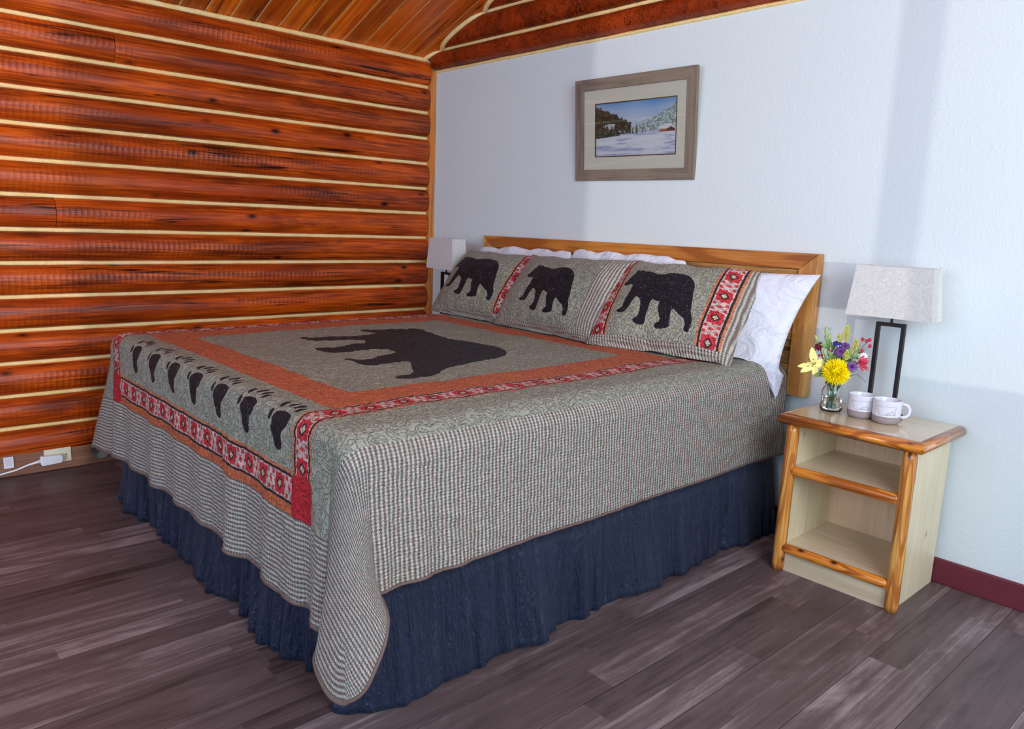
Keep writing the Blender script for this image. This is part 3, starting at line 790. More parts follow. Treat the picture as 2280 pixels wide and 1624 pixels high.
def wpillow(label, W, H, T, pose_, seed, ear=.06, rnd=0., wob=.012, shear=0.):
    me, *_ = pillow_mesh(W, H, T, (64, 48), ear, 0., .007, seed, 0., ear * .8, wob, rnd, shear)
    o = obj('pillow', me, 'cotton', None, True); pose(o, *pose_); settle(o); md = o.modifiers.new('s', 'SUBSURF'); md.levels = 1; md.render_levels = 1
    tag(o, label, 'pillow', 'white pillows against the headboard'); return o
wpillow('white pillow behind the bear sham nearest the log wall', .76, .43, .09, (.985, -.115, .885, -.02, -.12, .012), 1.1, .01, .06)
wpillow('white pillow peeking over the middle bear sham', .70, .44, .10, (1.70, -.115, .888, .02, -.12, -.01), 5.1, .0, .05)
wpillow('large white pillow at the right end of headboard, corner drooping past quilt',   .90, .50, .14, (2.160, -.145, .842, .03, -.22, -.02), 9.4, .10, .0, 0., .034)

# ------------------------------------------------------------------ nightstands
def nightstand(label, loc):
    t = thing('nightstand', label, 'nightstand', loc)
    W2, D, ZB = .206, .352, .552      # local: x centred, y from 0 (wall side) to -D
    for s in (-1, 1):
        obj('side_panel', boxm(*sorted((s * W2, s * (W2 - .018))), -D, -.004, 0, ZB), 'pine_z', t)
    obj('back_panel', boxm(-W2 + .018, W2 - .018, -.016, -.006, .02, ZB), 'pine_back', t)
    shelves = []
    for z in (.385, .088): shelves.append(obj('shelf', boxm(-W2 + .018, W2 - .018, -D - .008, -.016, z, z + .018), 'pine_x', t))
    obj('kick_panel', boxm(-W2 + .018, W2 - .018, -D + .0, -D + .016, 0, .088), 'pine_x', t)
    obj('bottom_board', boxm(-W2 + .018, W2 - .018, -D + .016, -.016, .0, .02), 'pine_x', t)
    # half-log rails and posts
    def halflog(p0, p1, r, sq, mat, name):
        bm = bmesh.new(); p0 = Vector(p0); p1 = Vector(p1); n = 24
        d = (p1 - p0); A = []
        for i in range(n + 1):
            f = i / n; c = p0 + d * f
            w = 1 + .05 * mnoise.noise(Vector((f * 5, p0.x * 9, p0.z * 9)))
            e = 1 if 0 < i < n else .86
            ring = []
            for k in range(13):
                th = PI * k / 12
                if abs(d.z) > abs(d.x): v = Vector((math.cos(th) * r * w * e, -math.sin(th) * r * sq * w * e, 0))
                else: v = Vector((0, -math.sin(th) * r * sq * w * e, math.cos(th) * r * w * e))
                ring.append(bm.verts.new(c + v))
            A.append(ring)
        for i in range(n):
            for k in range(12): bm.faces.new((A[i][k], A[i + 1][k], A[i + 1][k + 1], A[i][k + 1]))
            bm.faces.new((A[i][12], A[i + 1][12], A[i + 1][0], A[i][0]))
        bm.faces.new(A[0]); bm.faces.new(A[-1][::-1])
        return obj(name, bm, mat, t, True)
    for s in (-1, 1): halflog((s * (W2 - .002), -D - .001, 0.001), (s * (W2 - .006), -D - .001, ZB + .002), .023, 1.15, 'cedar_z', 'post')
    for z, sh_ in zip((.386, .090), shelves): halflog((-W2 + .018, -D - .007, z), (W2 - .018, -D - .007, z), .0185, .9, 'cedar_x', 'shelf_rail').parent = sh_
    # top board with bullnose edges
    TX, TF, Z0, Z1 = .248, -D - .034, ZB, .592
    tb = obj('top_board', boxm(-TX + .022, TX - .022, TF + .022, -.006, Z0, Z1), 'pine_top', t)
    def edge(p0, p1, out, mat):
        bm = bmesh.new(); p0, p1, out = Vector(p0), Vector(p1), Vector(out); A = []
        hh = (Z1 - Z0) / 2; prof = []
        for k in range(9):
            th = -PI / 2 + PI * k / 8; prof.append((math.cos(th), math.sin(th)))
        for P_ in (p0, p1):
            sgn = 1 if P_ is p1 else -1
            dirv = (p1 - p0).normalized()
            ring = [bm.verts.new(P_ + out * (.024 * max(0., c) ** .8) + Vector((0, 0, hh * s_)) + dirv * sgn * (.024 * max(0., c) ** .8) * (1 if P_[1] < -.1 or mat == 'cedar_x' else 0)) for c, s_ in prof]
            A.append(ring)
        for k in range(8): bm.faces.new((A[0][k], A[1][k], A[1][k + 1], A[0][k + 1]))
        bm.faces.new((A[0][8], A[1][8], A[1][0], A[0][0])); bm.faces.new(A[0]); bm.faces.new(A[1][::-1])
        o = obj('edge_trim', bm, mat, tb, True); o.location = (0, 0, (Z0 + Z1) / 2); return o
    edge((-TX + .022, TF + .022, 0), (TX - .022, TF + .022, 0), (0, -1, 0), 'cedar_x')
    edge((TX - .022, TF + .0225, 0), (TX - .022, -.006, 0), (1, 0, 0), 'cedar_y')
    edge((-TX + .022, -.006, 0), (-TX + .022, TF + .0225, 0), (-1, 0, 0), 'cedar_y')
    return t
nightstand('pine nightstand with open shelves and log trim, right of the bed', (2.952, -.018, 0))
nightstand('pine nightstand between log wall and bed, under the far lamp', (.325, -.018, 0))

# ------------------------------------------------------------------ lamps
def lamp(label, loc, rz):
    t = thing('table_lamp', label, 'lamp', loc, rz, 'bedside lamps')
    obj('base', boxm(-.065, .065, -.04, .04, 0, .012), 'black_metal', t)
    bm = bmesh.new(); w, h0, h1, s, dd = .049, .012, .338, .0125, .0085
    box(bm, -w, -w + s, -dd, dd, h0, h1); box(bm, w - s, w, -dd, dd, h0, h1); box(bm, -w + s, w - s, -dd, dd, h1 - s, h1); box(bm, -w + s, w - s, -dd, dd, h0, h0 + s)
    obj('frame', bm, 'black_metal', t)
    bm = bmesh.new(); tube(bm, [(0, 0, .338), (0, 0, .40)], .0045, 12); tube(bm, [(0, 0, .40), (0, 0, .43)], .012, 16); tube(bm, [(-.1, 0, .52), (.1, 0, .52)], .0015, 6)
    tube(bm, [(0, 0, .40), (.045, 0, .43), (.05, 0, .48), (0, 0, .52), (-.05, 0, .48), (-.045, 0, .43), (0, 0, .40)], .0015, 6)
    nk = obj('neck', bm, 'black_metal', t)
    bm = bmesh.new(); ball(bm, (0, 0, .465), .022, 3, (1, 1, 1.2)); tube(bm, [(0, 0, .43), (0, 0, .45)], .012, 12); obj('bulb', bm, 'bulb', nk, True)
    bm = bmesh.new(); z0, z1 = .358, .535; th = .002
    def ring(W, D, z, i): return [bm.verts.new((sx * (W / 2 - i), sy * (D / 2 - i), z)) for sx, sy in ((-1, -1), (1, -1), (1, 1), (-1, 1))]
    A = ring(.288, .104, z0, 0); B = ring(.252, .088, z1, 0); C_ = ring(.252, .088, z1, th); D_ = ring(.288, .104, z0, th)
    for a, b in ((A, B), (B, C_), (C_, D_), (D_, A)):
        for k in range(4): bm.faces.new((a[k], a[(k + 1) % 4], b[(k + 1) % 4], b[k]))
    o = obj('lamp_shade', bm, 'linen', t); o['label'] = 'pale linen shade'
    return t
lamp('black framed table lamp with linen shade, on nightstand beside flowers', (2.948, -.13, .592), .05)
lamp('black framed table lamp with linen shade, by the log wall', (.419, -.175, .592), -.09)

# ------------------------------------------------------------------ mugs
def mug(label, loc, rz, hang):
    t = thing('mug', label, 'mug', loc, rz, 'stoneware mugs')
    R, H = .0455, .083; hb_ = .027
    bm = bmesh.new(); lathe(bm, [(R, hb_), (R + .0002, .05), (R + .0006, H - .004), (R + .0002, H - .001), (R - .0018, H), (R - .0036, H - .002), (R - .0042, .05), (R - .005, .012), (R - .014, .006), (0, .006), ], 64)
    obj('cup', bm, 'glaze', t, True)
    bm = bmesh.new(); lathe(bm, [(0, 0), (R - .012, 0), (R - .008, .0008), (R - .003, .005), (R - .0004, .013), (R + .0001, hb_ + .0005), (R - .003, hb_), (R - .006, .010), (0, .004)], 64)
    o = obj('mug_base', bm, 'clay', t, True); o['label'] = 'unglazed grey clay base'
    bm = bmesh.new(); pts = []
    for k in range(17):
        a = PI * (.5 - k / 16); ex = math.copysign(abs(math.cos(a)) ** .75, math.cos(a)); pts.append((R - .003 + .029 * ex, 0, .047 + .0235 * math.copysign(abs(math.sin(a)) ** .85, math.sin(a))))
    tube(bm, pts, .0052, 12); o = obj('handle', bm, 'glaze', t, True); o.rotation_euler = (0, 0, hang - rz)
    # line drawing: map outline with mountains
    bm = bmesh.new(); ink = []
    out = [(0, 1), (.5, .985), (1, 1), (.98, .5), (1, .12), (.7, .10), (.38, .12), (.36, .05), (.28, .08), (.2, .04), (.16, .1), (.13, .3), (.07, .38), (.09, .48), (.04, .62), (0, .8), (0, 1)]
    mt = [(.48, .16), (.63, .44), (.69, .34), (.80, .62), (.97, .16)]; m2 = [(.52, .2), (.6, .24), (.65, .2), (.70, .3), (.77, .38), (.84, .34), (.88, .38), (.93, .25)]; m3 = [(.48, .16), (.97, .16)]
    for line in (out, mt, m2, m3):
        for (a, b), (c, d) in zip(line[:-1], line[1:]):
            n = max(1, int(math.hypot(c - a, d - b) / .06)); prev = None
            for k in range(n + 1):
                x, y = a + (c - a) * k / n, b + (d - b) * k / n
                th = (x - .5) * .060 / R; nx, ny = d - b, -(c - a); L = math.hypot(nx, ny); nx, ny = nx / L * .0003, ny / L * .0003
                pr_ = []
                for s_ in (-1, 1):
                    tt = th + s_ * nx / R; pr_.append(bm.verts.new(((R + .0009) * math.cos(tt), (R + .0009) * math.sin(tt), .031 + y * .033 + s_ * ny)))
                if prev: bm.faces.new((prev[0], prev[1], pr_[1], pr_[0]))
                prev = pr_
    o = obj('line_drawing', bm, 'ink', t); o['label'] = 'printed map outline with mountains'
    return t
fa = math.atan2(-2.72, 1.03)   # towards the camera
mug('white stoneware mug between the flower jar and the other mug', (2.909, -.203, .592), fa - .0, math.radians(95))
mug('white stoneware mug with visible handle, rightmost on nightstand', (3.001, -.212, .592), fa - .0, math.radians(28))

# ------------------------------------------------------------------ jar and flowers
JX, JY, JZ = 2.802, -.205, .592
jar = thing('glass_jar', 'clear glass jar of water holding flowers on nightstand', 'jar', (JX, JY, JZ))
bm = bmesh.new()
outp = [(0, 0), (.030, 0), (.036, .003), (.039, .010), (.039, .020), (.036, .030), (.037, .055), (.0375, .072), (.034, .084), (.029, .090), (.0285, .097), (.030, .099), (.0285, .102), (.0290, .106), (.0285, .108)]
inp = [(.0262, .108), (.0260, .092), (.031, .083), (.0348, .071), (.0345, .055), (.0335, .030), (.036, .019), (.0358, .011), (.030, .006), (0, .005)]
lathe(bm, outp + inp, 56); obj('glass', bm, 'glass', jar, True)
bm = bmesh.new(); lathe(bm, [(0, .0052), (.0299, .0062), (.0356, .0112), (.0358, .019), (.0333, .030), (.0343, .052), (0, .052)], 48); obj('water', bm, 'water', jar, True)

def petal(bm, base, dirv, nrm, L, W, curl=.3, cup=.15, n=6, tip=.0, m=2, ruffle=0.):
    """a curved petal from base along dirv; curls towards nrm"""
    d = Vector(dirv).normalized(); nn = Vector(nrm); nn = (nn - d * nn.dot(d)).normalized(); s = d.cross(nn)
    rows = []
    for i in range(n + 1):
        f = i / n; w = W / 2 * (math.sin(PI * min(.995, .08 + f * (.92 - tip))) ** .75) + .0003
        a = curl * f; c = Vector(base) + d * (L * (math.sin(a) / a if abs(a) > 1e-3 else 1) * f) + nn * (L * f * (1 - math.cos(a)) / (abs(a) + 1e-6) * (1 if curl > 0 else -1))
        row = []
        for k in range(-m, m + 1):
            g = k / m; row.append(bm.verts.new(c + s * w * g + nn * (cup * w * g * g + ruffle * w * math.sin(i * 2.3 + k))))
        rows.append(row)
    for i in range(n):
        for k in range(2 * m): bm.faces.new((rows[i][k], rows[i][k + 1], rows[i + 1][k + 1], rows[i + 1][k]))
def finish(o, t=.0005):
    md = o.modifiers.new('t', 'SOLIDIFY'); md.thickness = t; md.offset = 0; return o
FG = 'cut flowers in the jar'
def flower(name, label, cat, head, foot=None, stem_r=.0018, bend=.02):
    """thing at the stem's foot inside the jar, with a stem up to the head"""
    head = Vector(head); fx, fy = foot if foot else (JX + random.uniform(-.014, .014), JY + random.uniform(-.014, .014))
    ft = Vector((fx, fy, JZ + .010)); rim = Vector((JX + (head.x - JX) * .16, JY + (head.y - JY) * .16, JZ + .104))
    rv = Vector((rim.x - JX, rim.y - JY, 0)); 
    if rv.length > .019: rim = Vector((JX, JY, rim.z)) + rv.normalized() * .019
    t = thing(name, label, cat, ft, 0, FG)
    bm = bmesh.new(); pts = []
    for k in range(13):
        f = k / 12; a = ft.lerp(rim, f); b = rim.lerp(head, f); pts.append(a.lerp(b, f) - ft)
    # quadratic through the rim control point
    pts = [(ft * (1 - f) ** 2 + rim * 2 * f * (1 - f) + head * f ** 2) - ft for f in [k / 14 for k in range(15)]]
    tube(bm, pts, stem_r, 6); obj('stem', bm, 'stem', t, True)
    return t, head - ft, (pts[-1] - pts[-3]).normalized()
TOC = Vector((CAM[0] - JX, CAM[1] - JY, CAM[2] - JZ - .15)).normalized()   # direction to the room

# yellow chrysanthemum
t, h, d = flower('chrysanthemum', 'big round yellow chrysanthemum at the front of jar', 'flower', at_y(1862, 828, -.245))
bm = bmesh.new(); axis = (TOC + Vector((0, 0, .35))).normalized(); hq = axis.to_track_quat('Z', 'Y')
N = 430
for i in range(N):
    f = (i + .5) / N; th = i * 2.399963; pol = math.acos(1 - f * 1.30)
    dv = hq @ Vector((math.sin(pol) * math.cos(th), math.sin(pol) * math.sin(th), math.cos(pol)))
    L = .031 + .016 * f + random.uniform(-.003, .003)
    petal(bm, h + dv * .006, dv, axis + Vector((random.uniform(-.3, .3),) * 3), L, .0062, .9 * (1 - f) + .25, .5, 4, 0, 1)
ball(bm, h, .012, 2)
finish(obj('bloom', bm, 'mum', t, True), .0006)

# lily
lc = at_y(1813, 812, -.262)
t, h, d = flower('lily', 'open pale yellow lily at the left of the bouquet', 'flower', lc + Vector((.012, .01, 0)))
ctr = lc - t.location; right = Vector(RC[:, 0]); upv = Vector((0, 0, 1)); toc = TOC
def scr(dx, dy, df=0.): return (right * dx + upv * dy + toc * df)
bm = bmesh.new()
for dx, dy, df, L, W, cu in ((-.25, 1, .15, .056, .021, -.7), (-1, -.1, .3, .052, .017, -.8), (-.85, -.5, .5, .050, .020, -.9), (.2, -1, .3, .046, .018, -.8), (.9, .35, .2, .046, .019, -1.1), (.75, -.1, .5, .034, .016, -1.0)):
    petal(bm, ctr, scr(dx, dy, df), toc, L * 1.18, W * 1.2, cu, .35, 9, 0, 2)
finish(obj('petals', bm, 'lily', t, True), .0007)
bm = bmesh.new()
for k in range(6):
    a = 2 * PI * k / 6; e = ctr + scr(-.013 + .017 * math.cos(a), .006 + .015 * math.sin(a), .032); tube(bm, [ctr, (ctr + e) / 2 + Vector((0, 0, .002)), e], .0005, 5); ball(bm, e, .0018, 1, (2., 1., 1.))
obj('stamens', bm, 'stamen', t, True)
# lily buds
for (px, py, y, L, tilt, lab) in ((1840, 737, -.22, .030, 0.05, 'tallest green lily bud at the top of bouquet'), (1847, 750, -.21, .026, .1, 'green lily bud just below the tallest one'), (1818, 754, -.225, .028, -.6, 'slanting green lily bud at the upper left'), (1836, 783, -.245, .022, -.05, 'fat green lily bud above the chrysanthemum')):
    c = at_y(px, py, y); dv = (right * tilt + upv).normalized()
    t, h, d = flower('lily_bud', lab, 'flower bud', c - dv * L * .5)
    bm = bmesh.new(); pts = [h + dv * (L * k / 8) for k in range(9)]
    tube(bm, pts, [.0012 + .0052 * math.sin(PI * min(.97, .1 + .85 * k / 8)) ** .8 for k in range(9)], 10); obj('bud', bm, 'bud', t, True)

def daisy(name, label, px, py, y, R, mat, n=14, face=None, cen='purple_dark', layers=1, cr=.32):
    t, h, d = flower(name, label, 'flower', at_y(px, py, y)); ax_ = (face or toc).normalized(); q_ = ax_.to_track_quat('Z', 'Y')
    bm = bmesh.new()
    for l in range(layers):
        for k in range(n):
            a = 2 * PI * (k + .5 * l) / n + random.uniform(-.1, .1); dv = q_ @ Vector((math.cos(a), math.sin(a), .25 + .45 * l)); petal(bm, h + dv * .001, dv, ax_, R * (1 - .25 * l), R * .42, -.5, .2, 4, 0, 1)
    finish(obj('petals', bm, mat, t, True), .0005)
    bm = bmesh.new(); ball(bm, h + ax_ * .002, R * cr, 2); obj('flower_centre', bm, cen, t, True)
daisy('aster', 'purple aster in the middle of the bouquet', 1872, 784, -.225, 0.0221, 'purple', 16, (toc + Vector((0, 0, .4))), layers=3)
daisy('aster', 'smaller purple aster tucked beside the goldenrod', 1882, 772, -.215, 0.0169, 'purple', 14, (toc + Vector((.2, 0, .6))), layers=2)
daisy('aster', 'purple daisy with dark centre, right of chrysanthemum', 1898, 817, -.235, 0.0202, 'purple', 11, toc, layers=1)
daisy('cornflower', 'blue flower near the top of bouquet', 1864, 766, -.215, 0.0175, 'blue', 12, (toc * .4 + Vector((0, 0, 1))), 'purple_dark', 2)
daisy('carnation', 'white flower behind the pink alstroemeria', 1921, 796, -.195, 0.0182, 'white_petal', 12, toc, 'white_petal', 3)
daisy('carnation', 'dark red flower at the left behind the lily', 1824, 772, -.215, 0.0195, 'burgundy', 9, (toc + Vector((-.5, 0, .3))), 'burgundy', 2)

# alstroemeria: trumpet petals pointing right
t, h, d = flower('alstroemeria', 'pink red alstroemeria at the right of bouquet', 'flower', at_y(1912, 808, -.225))
bm = bmesh.new()
for k, (dx, dy, df, L) in enumerate(((1, .15, .2, .036), (.8, -.45, .4, .034), (.55, .75, .2, .026), (.9, -.1, .7, .032), (.45, -.8, .4, .028), (1, .5, .1, .028), (.2, .3, .9, .02), (.75, -.7, .1, .034))):
    petal(bm, h + scr(.001 * k - .003, .001 * (k % 3), 0), scr(dx, dy, df), toc, L * 1.2, .0095, (.5 if k % 2 else -.5), .5, 6, 0, 1)
finish(obj('petals', bm, 'pinkred', t, True), .0006)

# goldenrod sprays
def goldenrod(label, px, py, y, L, W, n, lean=0.):
    top = at_y(px, py, y); t, h, d = flower('goldenrod', label, 'flower', top - Vector((0, 0, L)), stem_r=.0012)
    bm = bmesh.new(); b2 = bmesh.new(); ax_ = (upv + right * lean).normalized()
    tube(b2, [h, h + ax_ * L], [.0011, .0005], 5)
    for k in range(n):
        f = (k + .5) / n; a = k * 2.4; w = W * (1 - f) ** .7 * (.5 + .5 * min(1, f * 5)); base = h + ax_ * L * f
        tipp = base + (right * math.cos(a) + toc * math.sin(a)) * w + upv * (w * .6 + .002)
        tube(b2, [base, tipp], .0004, 4)
        for j in range(6):
            g = .25 + .75 * j / 6; c = base.lerp(tipp, g) + Vector([random.uniform(-.0018, .0018) for _ in range(3)]); ball(bm, c, random.uniform(.0012, .0021), 1)
    obj('branches', b2, 'bud', t); obj('blossoms', bm, 'goldenrod', t, True)
goldenrod('tall goldenrod spray rising highest in the bouquet', 1887, 724, -.20, .062, .022, 44)
goldenrod('goldenrod spray beside the blue flower', 1872, 744, -.205, .034, .018, 22, -.2)
goldenrod('full goldenrod spray at the right near the berries', 1905, 757, -.205, .050, .026, 40, .1)
goldenrod('low goldenrod spray above the chrysanthemum', 1886, 781, -.235, .036, .020, 26)

# hypericum berries
t, h, d = flower('berry_sprig', 'branching sprig of red berries at the upper right', 'berries', at_y(1906, 788, -.20), stem_r=.0012)
for px, py in ((1921, 756), (1930, 760), (1937, 757), (1937, 771), (1920, 782)):
    e = at_y(px, py, -.20) - t.location; bm = bmesh.new(); tube(bm, [h, (h + e) / 2 + upv * -.002, e], .0006, 5); tw = obj('twig', bm, 'twig', t)
    bm = bmesh.new(); ball(bm, e, .0062, 2, (1, 1, 1.15)); obj('berry', bm, 'berry', tw, True)
t, h, d = flower('berry_sprig', 'short sprig of dark red berries behind the lily', 'berries', at_y(1832, 800, -.215), stem_r=.0012)
for px, py in ((1824, 792), (1830, 791), (1840, 797), (1850, 783)):
    e = at_y(px, py, -.222) - t.location; bm = bmesh.new(); ball(bm, e, .0045, 2, (1, 1, 1.15)); tube(bm, [h, e], .0005, 5); obj('berry', bm, 'berry', t, True)
# leafy greens
def leaf_sprig(label, px, py, y, leaves):
    t, h, d = flower('leaf_sprig', label, 'leaves', at_y(px, py, y), stem_r=.0014)
    for dx, dy, L, W, ox, oy in leaves:
        bm = bmesh.new(); petal(bm, h + scr(ox, oy, 0), scr(dx, dy, .2), toc, L * 1.1, W * 1.3, -.4, .3, 7, 0, 1); finish(obj('leaf', bm, 'leaf', t, True), .0004)
leaf_sprig('leaf sprig low on the left under the lily', 1842, 828, -.235, [(-1, -.35, .045, .014, 0, 0), (-.9, .1, .03, .010, .0, .0), (.5, -.3, .02, .01, .02, 0)])
leaf_sprig('leafy stem at upper left between the buds', 1845, 778, -.21, [(-.8, .7, .034, .008, 0, 0), (.1, 1, .038, .010, 0, 0), (-1, .3, .032, .008, 0, .008), (.9, .5, .03, .007, 0, .006), (-.6, .9, .042, .007, .004, .01), (.35, 1, .035, .009, .012, -.01)])
leaf_sprig('leafy stem behind the asters at the right', 1900, 795, -.21, [(1, .55, .036, .010, 0, 0), (.8, .9, .030, .009, -.005, .0), (1, .1, .026, .009, .0, -.004), (-.3, 1, .03, .009, -.01, .0), (.6, -.5, .024, .01, -.004, -.012)])
leaf_sprig('broad leafy stem filling the middle behind the chrysanthemum', 1868, 800, -.205, [(-1, .6, .036, .013, -.004, 0), (-.2, 1, .040, .013, 0, 0), (.7, .8, .038, .013, .004, 0), (1, .1, .036, .012, .006, -.006), (.2, .9, .03, .012, .012, .008), (-.8, .1, .03, .012, -.01, -.006)])
leaf_sprig('dark leaf stem under the lily bud in the centre', 1852, 800, -.225, [(-.5, 1, .034, .009, 0, 0), (.2, 1, .036, .009, .004, 0), (-.9, .5, .03, .010, 0, -.004), (.7, .8, .026, .009, .01, 0)])
# twig
t, h, d = flower('twig', 'thin bare brown twig sticking out at the right', 'twig', at_y(1886, 838, -.225), stem_r=.0010)
bm = bmesh.new(); P4 = [at_y(a, b, -.225) - t.location for a, b in ((1886, 838), (1898, 836), (1909, 835), (1918, 842), (1925, 849), (1930, 849))]
tube(bm, P4, [.0009, .0008, .0009, .0008, .0006, .0004], 6); tube(bm, [P4[2], P4[2] + scr(.004, .003)], .0005, 5); tube(bm, [P4[4], P4[4] + scr(-.001, -.005)], .0004, 5); obj('branch', bm, 'twig', t, True)

# ------------------------------------------------------------------ picture
pic = thing('framed_picture', 'watercolour of snowy valley and cabin in a weathered wood frame', 'picture')
pose(pic, 1.63, -.032, 1.688, 0, .086, -.009)
PW, PH, FW = .716, .479, .0525
def pbm(quad, z0, z1): bm = bmesh.new(); prism(bm, quad, 2, z0, z1); return bm
x, y = PW / 2, PH / 2; xi, yi = x - FW, y - FW
for q_, mt_ in (([(-x, y), (x, y), (xi, yi), (-xi, yi)], 'frame_wood_x'), ([(-x, -y), (-xi, -yi), (xi, -yi), (x, -y)], 'frame_wood_x'), ([(-x, -y), (-x, y), (-xi, yi), (-xi, -yi)], 'frame_wood_z'), ([(x, -y), (xi, -yi), (xi, yi), (x, y)], 'frame_wood_z')):
    o = obj('frame_side', pbm(q_, -.018, 0), 'frame_wood_x' if mt_ == 'frame_wood_x' else 'frame_wood_z', pic); bevel(o, .0015, 2)
# the vertical sides run their grain along local Y
for nm in ('frame_wood_z',):
    m2 = M['frame_wood_x'].copy(); 
    for nd in m2.node_tree.nodes:
        if nd.type == 'VECT_MATH' and nd.operation == 'MULTIPLY':
            v = nd.inputs[1].default_value; 
            if abs(v[0] - v[2]) > 1e-6: nd.inputs[1].default_value = (v[1], v[0], v[2])
    for o in pic.children:
        if o.name.startswith('frame_side') and o.data.materials[0] == M['frame_wood_z']: o.data.materials[0] = m2
def ringm(xo, yo, xi_, yi_, z, dz, cx=0, cy=0):
    bm = bmesh.new()
    box(bm, cx - xo, cx + xo, cy + yi_, cy + yo, z - dz, z); box(bm, cx - xo, cx + xo, cy - yo, cy - yi_, z - dz, z)
    box(bm, cx - xo, cx - xi_, cy - yi_, cy + yi_, z - dz, z); box(bm, cx + xi_, cx + xo, cy - yi_, cy + yi_, z - dz, z); return bm
AW, AH, acx, acy = .243, .126, .010, -.002
bm = bmesh.new(); 
bx_ = [(-xi - .004, -yi - .004, acx - AW, yi + .004), (acx + AW, -yi - .004, xi + .004, yi + .004), (acx - AW, acy + AH, acx + AW, yi + .004), (acx - AW, -yi - .004, acx + AW, acy - AH)]
for a in bx_: box(bm, a[0], a[2], a[1], a[3], -.011, -.009)
tag(obj('mat_board', bm, 'mat_board', pic), 'cream mat board')
obj('fillet', ringm(AW, AH, AW - .0045, AH - .0045, -.0085, .003, acx, acy), 'fillet', pic)
obj('pane', boxm(-xi - .003, xi + .003, -yi - .003, yi + .003, -.006, -.005), 'pane', pic)
obj('backing', boxm(-xi - .004, xi + .004, -yi - .004, yi + .004, -.017, -.0135), 'mat_board', pic)
def painting():
    nx, ny = 300, 160; u = np.linspace(0, 1, nx); v = np.linspace(0, 1, ny); U, V = np.meshgrid(u, v)   # v up
    P = np.stack([acx + (U - .5) * 2 * AW, acy + (V - .5) * 2 * AH, U * 0 - .0125], -1)
    n1 = lambda a, b, s=0: vnoise(U * a + s, V * b + s)
    C = np.zeros((ny, nx, 3)); 
    def put(mask, col): C[:] = np.where(mask[..., None], np.array(col), C)
    sky = np.clip((V - .66) * 2.6 + n1(4, 6) * .25 - np.abs(U - .5) * .3, 0, 1)[..., None]
    C[:] = np.array((.62, .72, .82)) * (1 - sky) + np.array((.07, .36, .70)) * sky
    # right, frosted trees
    hr = .40 + .50 * np.clip((U - .30) / .7, 0, 1) ** 1.15 + .018 * vnoise(U * 60, 1.) + .02 * vnoise(U * 22, 5.)
    fz = (n1(90, 50) * .5 + n1(150, 60, 9) * .5)[..., None]
    fro = np.where(fz > .15, np.array((.20, .29, .22)), np.where(fz > -.12, np.array((.42, .56, .50)), np.array((.68, .76, .74))))
    C[:] = np.where(((V < hr))[..., None], fro, C)
    # left, dark hill forest
    hl = .97 - .80 * U - .05 * (U < .05) + .03 * vnoise(U * 55, 3.) + .015 * vnoise(U * 120, 8.)
    dk = (n1(130, 40, 3))[..., None]
    dfc = np.where(dk > .35, np.array((.14, .15, .09)), np.array((.035, .045, .025)))
    C[:] = np.where(((V < hl) & (V > .50 - .1 * U) & (U < .46))[..., None], dfc, C)
    snow_gap = (np.abs(V - (.56 - .02 * U)) < .035 + .02 * n1(18, 2)) & (U > .10) & (U < .26) & (n1(40, 20) > -.3)
    put(snow_gap, (.60, .66, .62))
    h2 = .58 - .28 * U + .05 * vnoise(U * 70, 13.)
    C[:] = np.where(((V < h2) & (V > .34) & (U < .44))[..., None], dfc * 1.25, C)
    for tx, th_ in ((.42, .56), (.45, .55), (.53, .60), (.60, .50), (.35, .52), (.39, .5), (.48, .52)): put((np.abs(U - tx) < .012 * (th_ - V) / .2 + .002) & (V < th_) & (V > .40), (.07, .10, .06))
    # snow field
    ground = .38 + .07 * U + .01 * vnoise(U * 12, 2.); ground = np.where(U < .32, .345 + .12 * U, ground)
    g = (n1(3, 26) * .6 + n1(9, 60, 4) * .4)[..., None]; sn = np.where(g > .25, np.array((.44, .51, .66)), np.where(g > .08, np.array((.64, .69, .77)), np.array((.84, .85, .86))))
    C[:] = np.where((V < ground)[..., None], sn, C)
    # cabin
    put((U > .80) & (U < .895) & (V > .405) & (V < .455), (.50, .17, .07)); put((U > .885) & (U < .975) & (V > .41) & (V < .49 - 1.0 * np.abs(U - .93) * .8), (.17, .05, .05))
    put((V > .452) & (V < .545 - np.clip(.86 - U, 0, 1) * .7) & (V > .455 + np.clip(U - .885, 0, 1) * 0.9 * (U < .935)) & (U > .79) & (U < .935), (.86, .87, .88))
    put((np.abs(V - (.515 - (U - .93) * .9)) < .014) & (U > .93) & (U < .985), (.86, .87, .88))
    C = np.clip(C * 1.15 + n1(150, 90)[..., None] * .02, 0, 1)
    me = grid_mesh(P); at = me.attributes.new('Col', 'FLOAT_COLOR', 'POINT'); at.data.foreach_set('color', np.concatenate([C, np.ones((ny, nx, 1))], -1).astype(np.float32).reshape(-1))
    o = obj('painting', me, 'painting', pic)
painting()
for o in pic.children:
    if o.name.startswith('frame_side'): pass

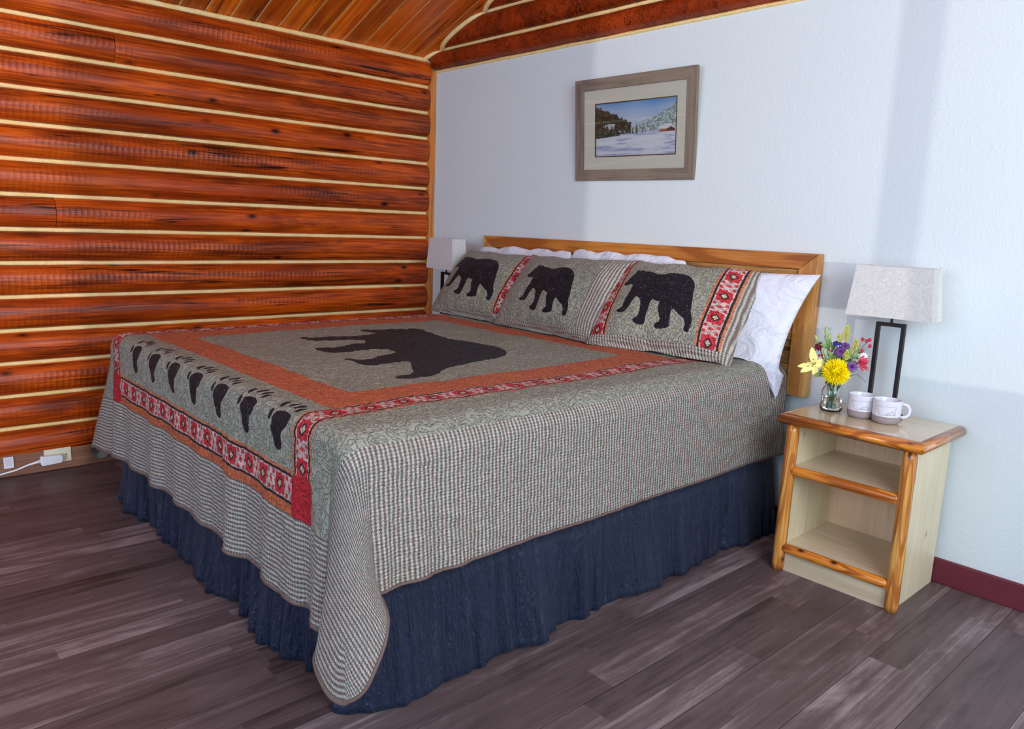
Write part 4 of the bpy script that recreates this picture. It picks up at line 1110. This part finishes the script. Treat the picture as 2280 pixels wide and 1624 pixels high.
# ------------------------------------------------------------------ outlet, adapter, cord tag on the low board
ot = thing('outlet_plate', 'ivory wall outlet plate low on the log wall', 'outlet', (.05, -2.165, .070))
bevel(obj('plate', boxm(0, .005, -.056, .056, -.034, .034), 'ivory', ot), .002, 2)
bm = bmesh.new(); tube(bm, [(.004, .035, .0), (.0058, .035, .0)], .003, 10); obj('screw', bm, 'black_metal', ot)
pl = thing('power_plug', 'white plug and cord plugged into the wall outlet', 'plug', (.056, -2.19, .06))
bm = bmesh.new(); prism(bm, [(-.050, -.017), (-.044, -.024), (.030, -.020), (.040, -.014), (.040, .012), (.032, .018), (-.044, .022), (-.050, .016)], 0, 0, .028)
pb = bevel(obj('plug_body', bm, 'white_plastic', pl), .004, 3)
bm = bmesh.new(); 
for yy, rr in ((.018, .006), (.002, .0045)): tube(bm, [(.028, yy, .0), (.0288, yy, .0)], rr, 14)
obj('button', bm, 'ivory', pb)
bm = bmesh.new(); tube(bm, [(.014, -.048, 0), (.014, -.07, -.004), (.014, -.10, -.010), (.013, -.15, -.026), (.012, -.22, -.037), (.012, -.36, -.046), (.012, -.6, -.052)], [.010, .006, .0045, .0042, .0042, .0042, .0042], 10); obj('cord', bm, 'white_plastic', pl, True)
tg = thing('cord_tag', 'small white warning tag beside the plug cord', 'tag', (.056, -2.362, .045))
o = obj('tag_panel', boxm(-.003, .001, -.019, .019, -.0, .052), 'white_plastic', tg)
bm = bmesh.new()
for k in range(7): box(bm, .0012, .0016, -.013, .012, .012 + k * .005, .0135 + k * .005)
obj('print', bm, 'tag_red', tg)

# ------------------------------------------------------------------ light
w = bpy.data.worlds.new('world'); scn.world = w; w.use_nodes = True
bg = w.node_tree.nodes['Background']; bg.inputs[0].default_value = (.42, .67, 1., 1); bg.inputs[1].default_value = 1.5
def light(kind, name, loc, target, energy, col, **k):
    l = bpy.data.lights.new(name, kind); l.energy = energy; l.color = col
    for a, v in k.items(): setattr(l, a, v)
    o = bpy.data.objects.new(name, l); COL.objects.link(o); o.location = loc
    o.rotation_euler = (Vector(target) - Vector(loc)).to_track_quat('-Z', 'Y').to_euler(); return o
az_ = math.radians(50)
sd_ = Vector((-math.sin(az_), math.cos(az_), -.012))
light('SUN', 'low_sun', (6, -3, 1.5), Vector((6, -3, 1.5)) + sd_, 0.80, (1., .96, .88), angle=math.radians(.5))
# daylight at the window opening on the right and an added fill lamp behind the camera, no window there
light('AREA', 'window_daylight', (XR + .25, -2.4, 1.9), (0, -2.2, 1.2), 125, (.88, .95, 1.), shape='RECTANGLE', size=2.6, size_y=2.2)
light('AREA', 'rear_fill', (2.6, -5.6, 1.9), (2.2, 0, 1.0), 50, (.80, .90, 1.), shape='RECTANGLE', size=3.2, size_y=1.6)

scn.view_settings.view_transform = 'Standard'; scn.view_settings.look = 'None'; scn.view_settings.gamma = 1
scn.view_settings.use_curve_mapping = False
scn.view_settings.exposure = 0.0
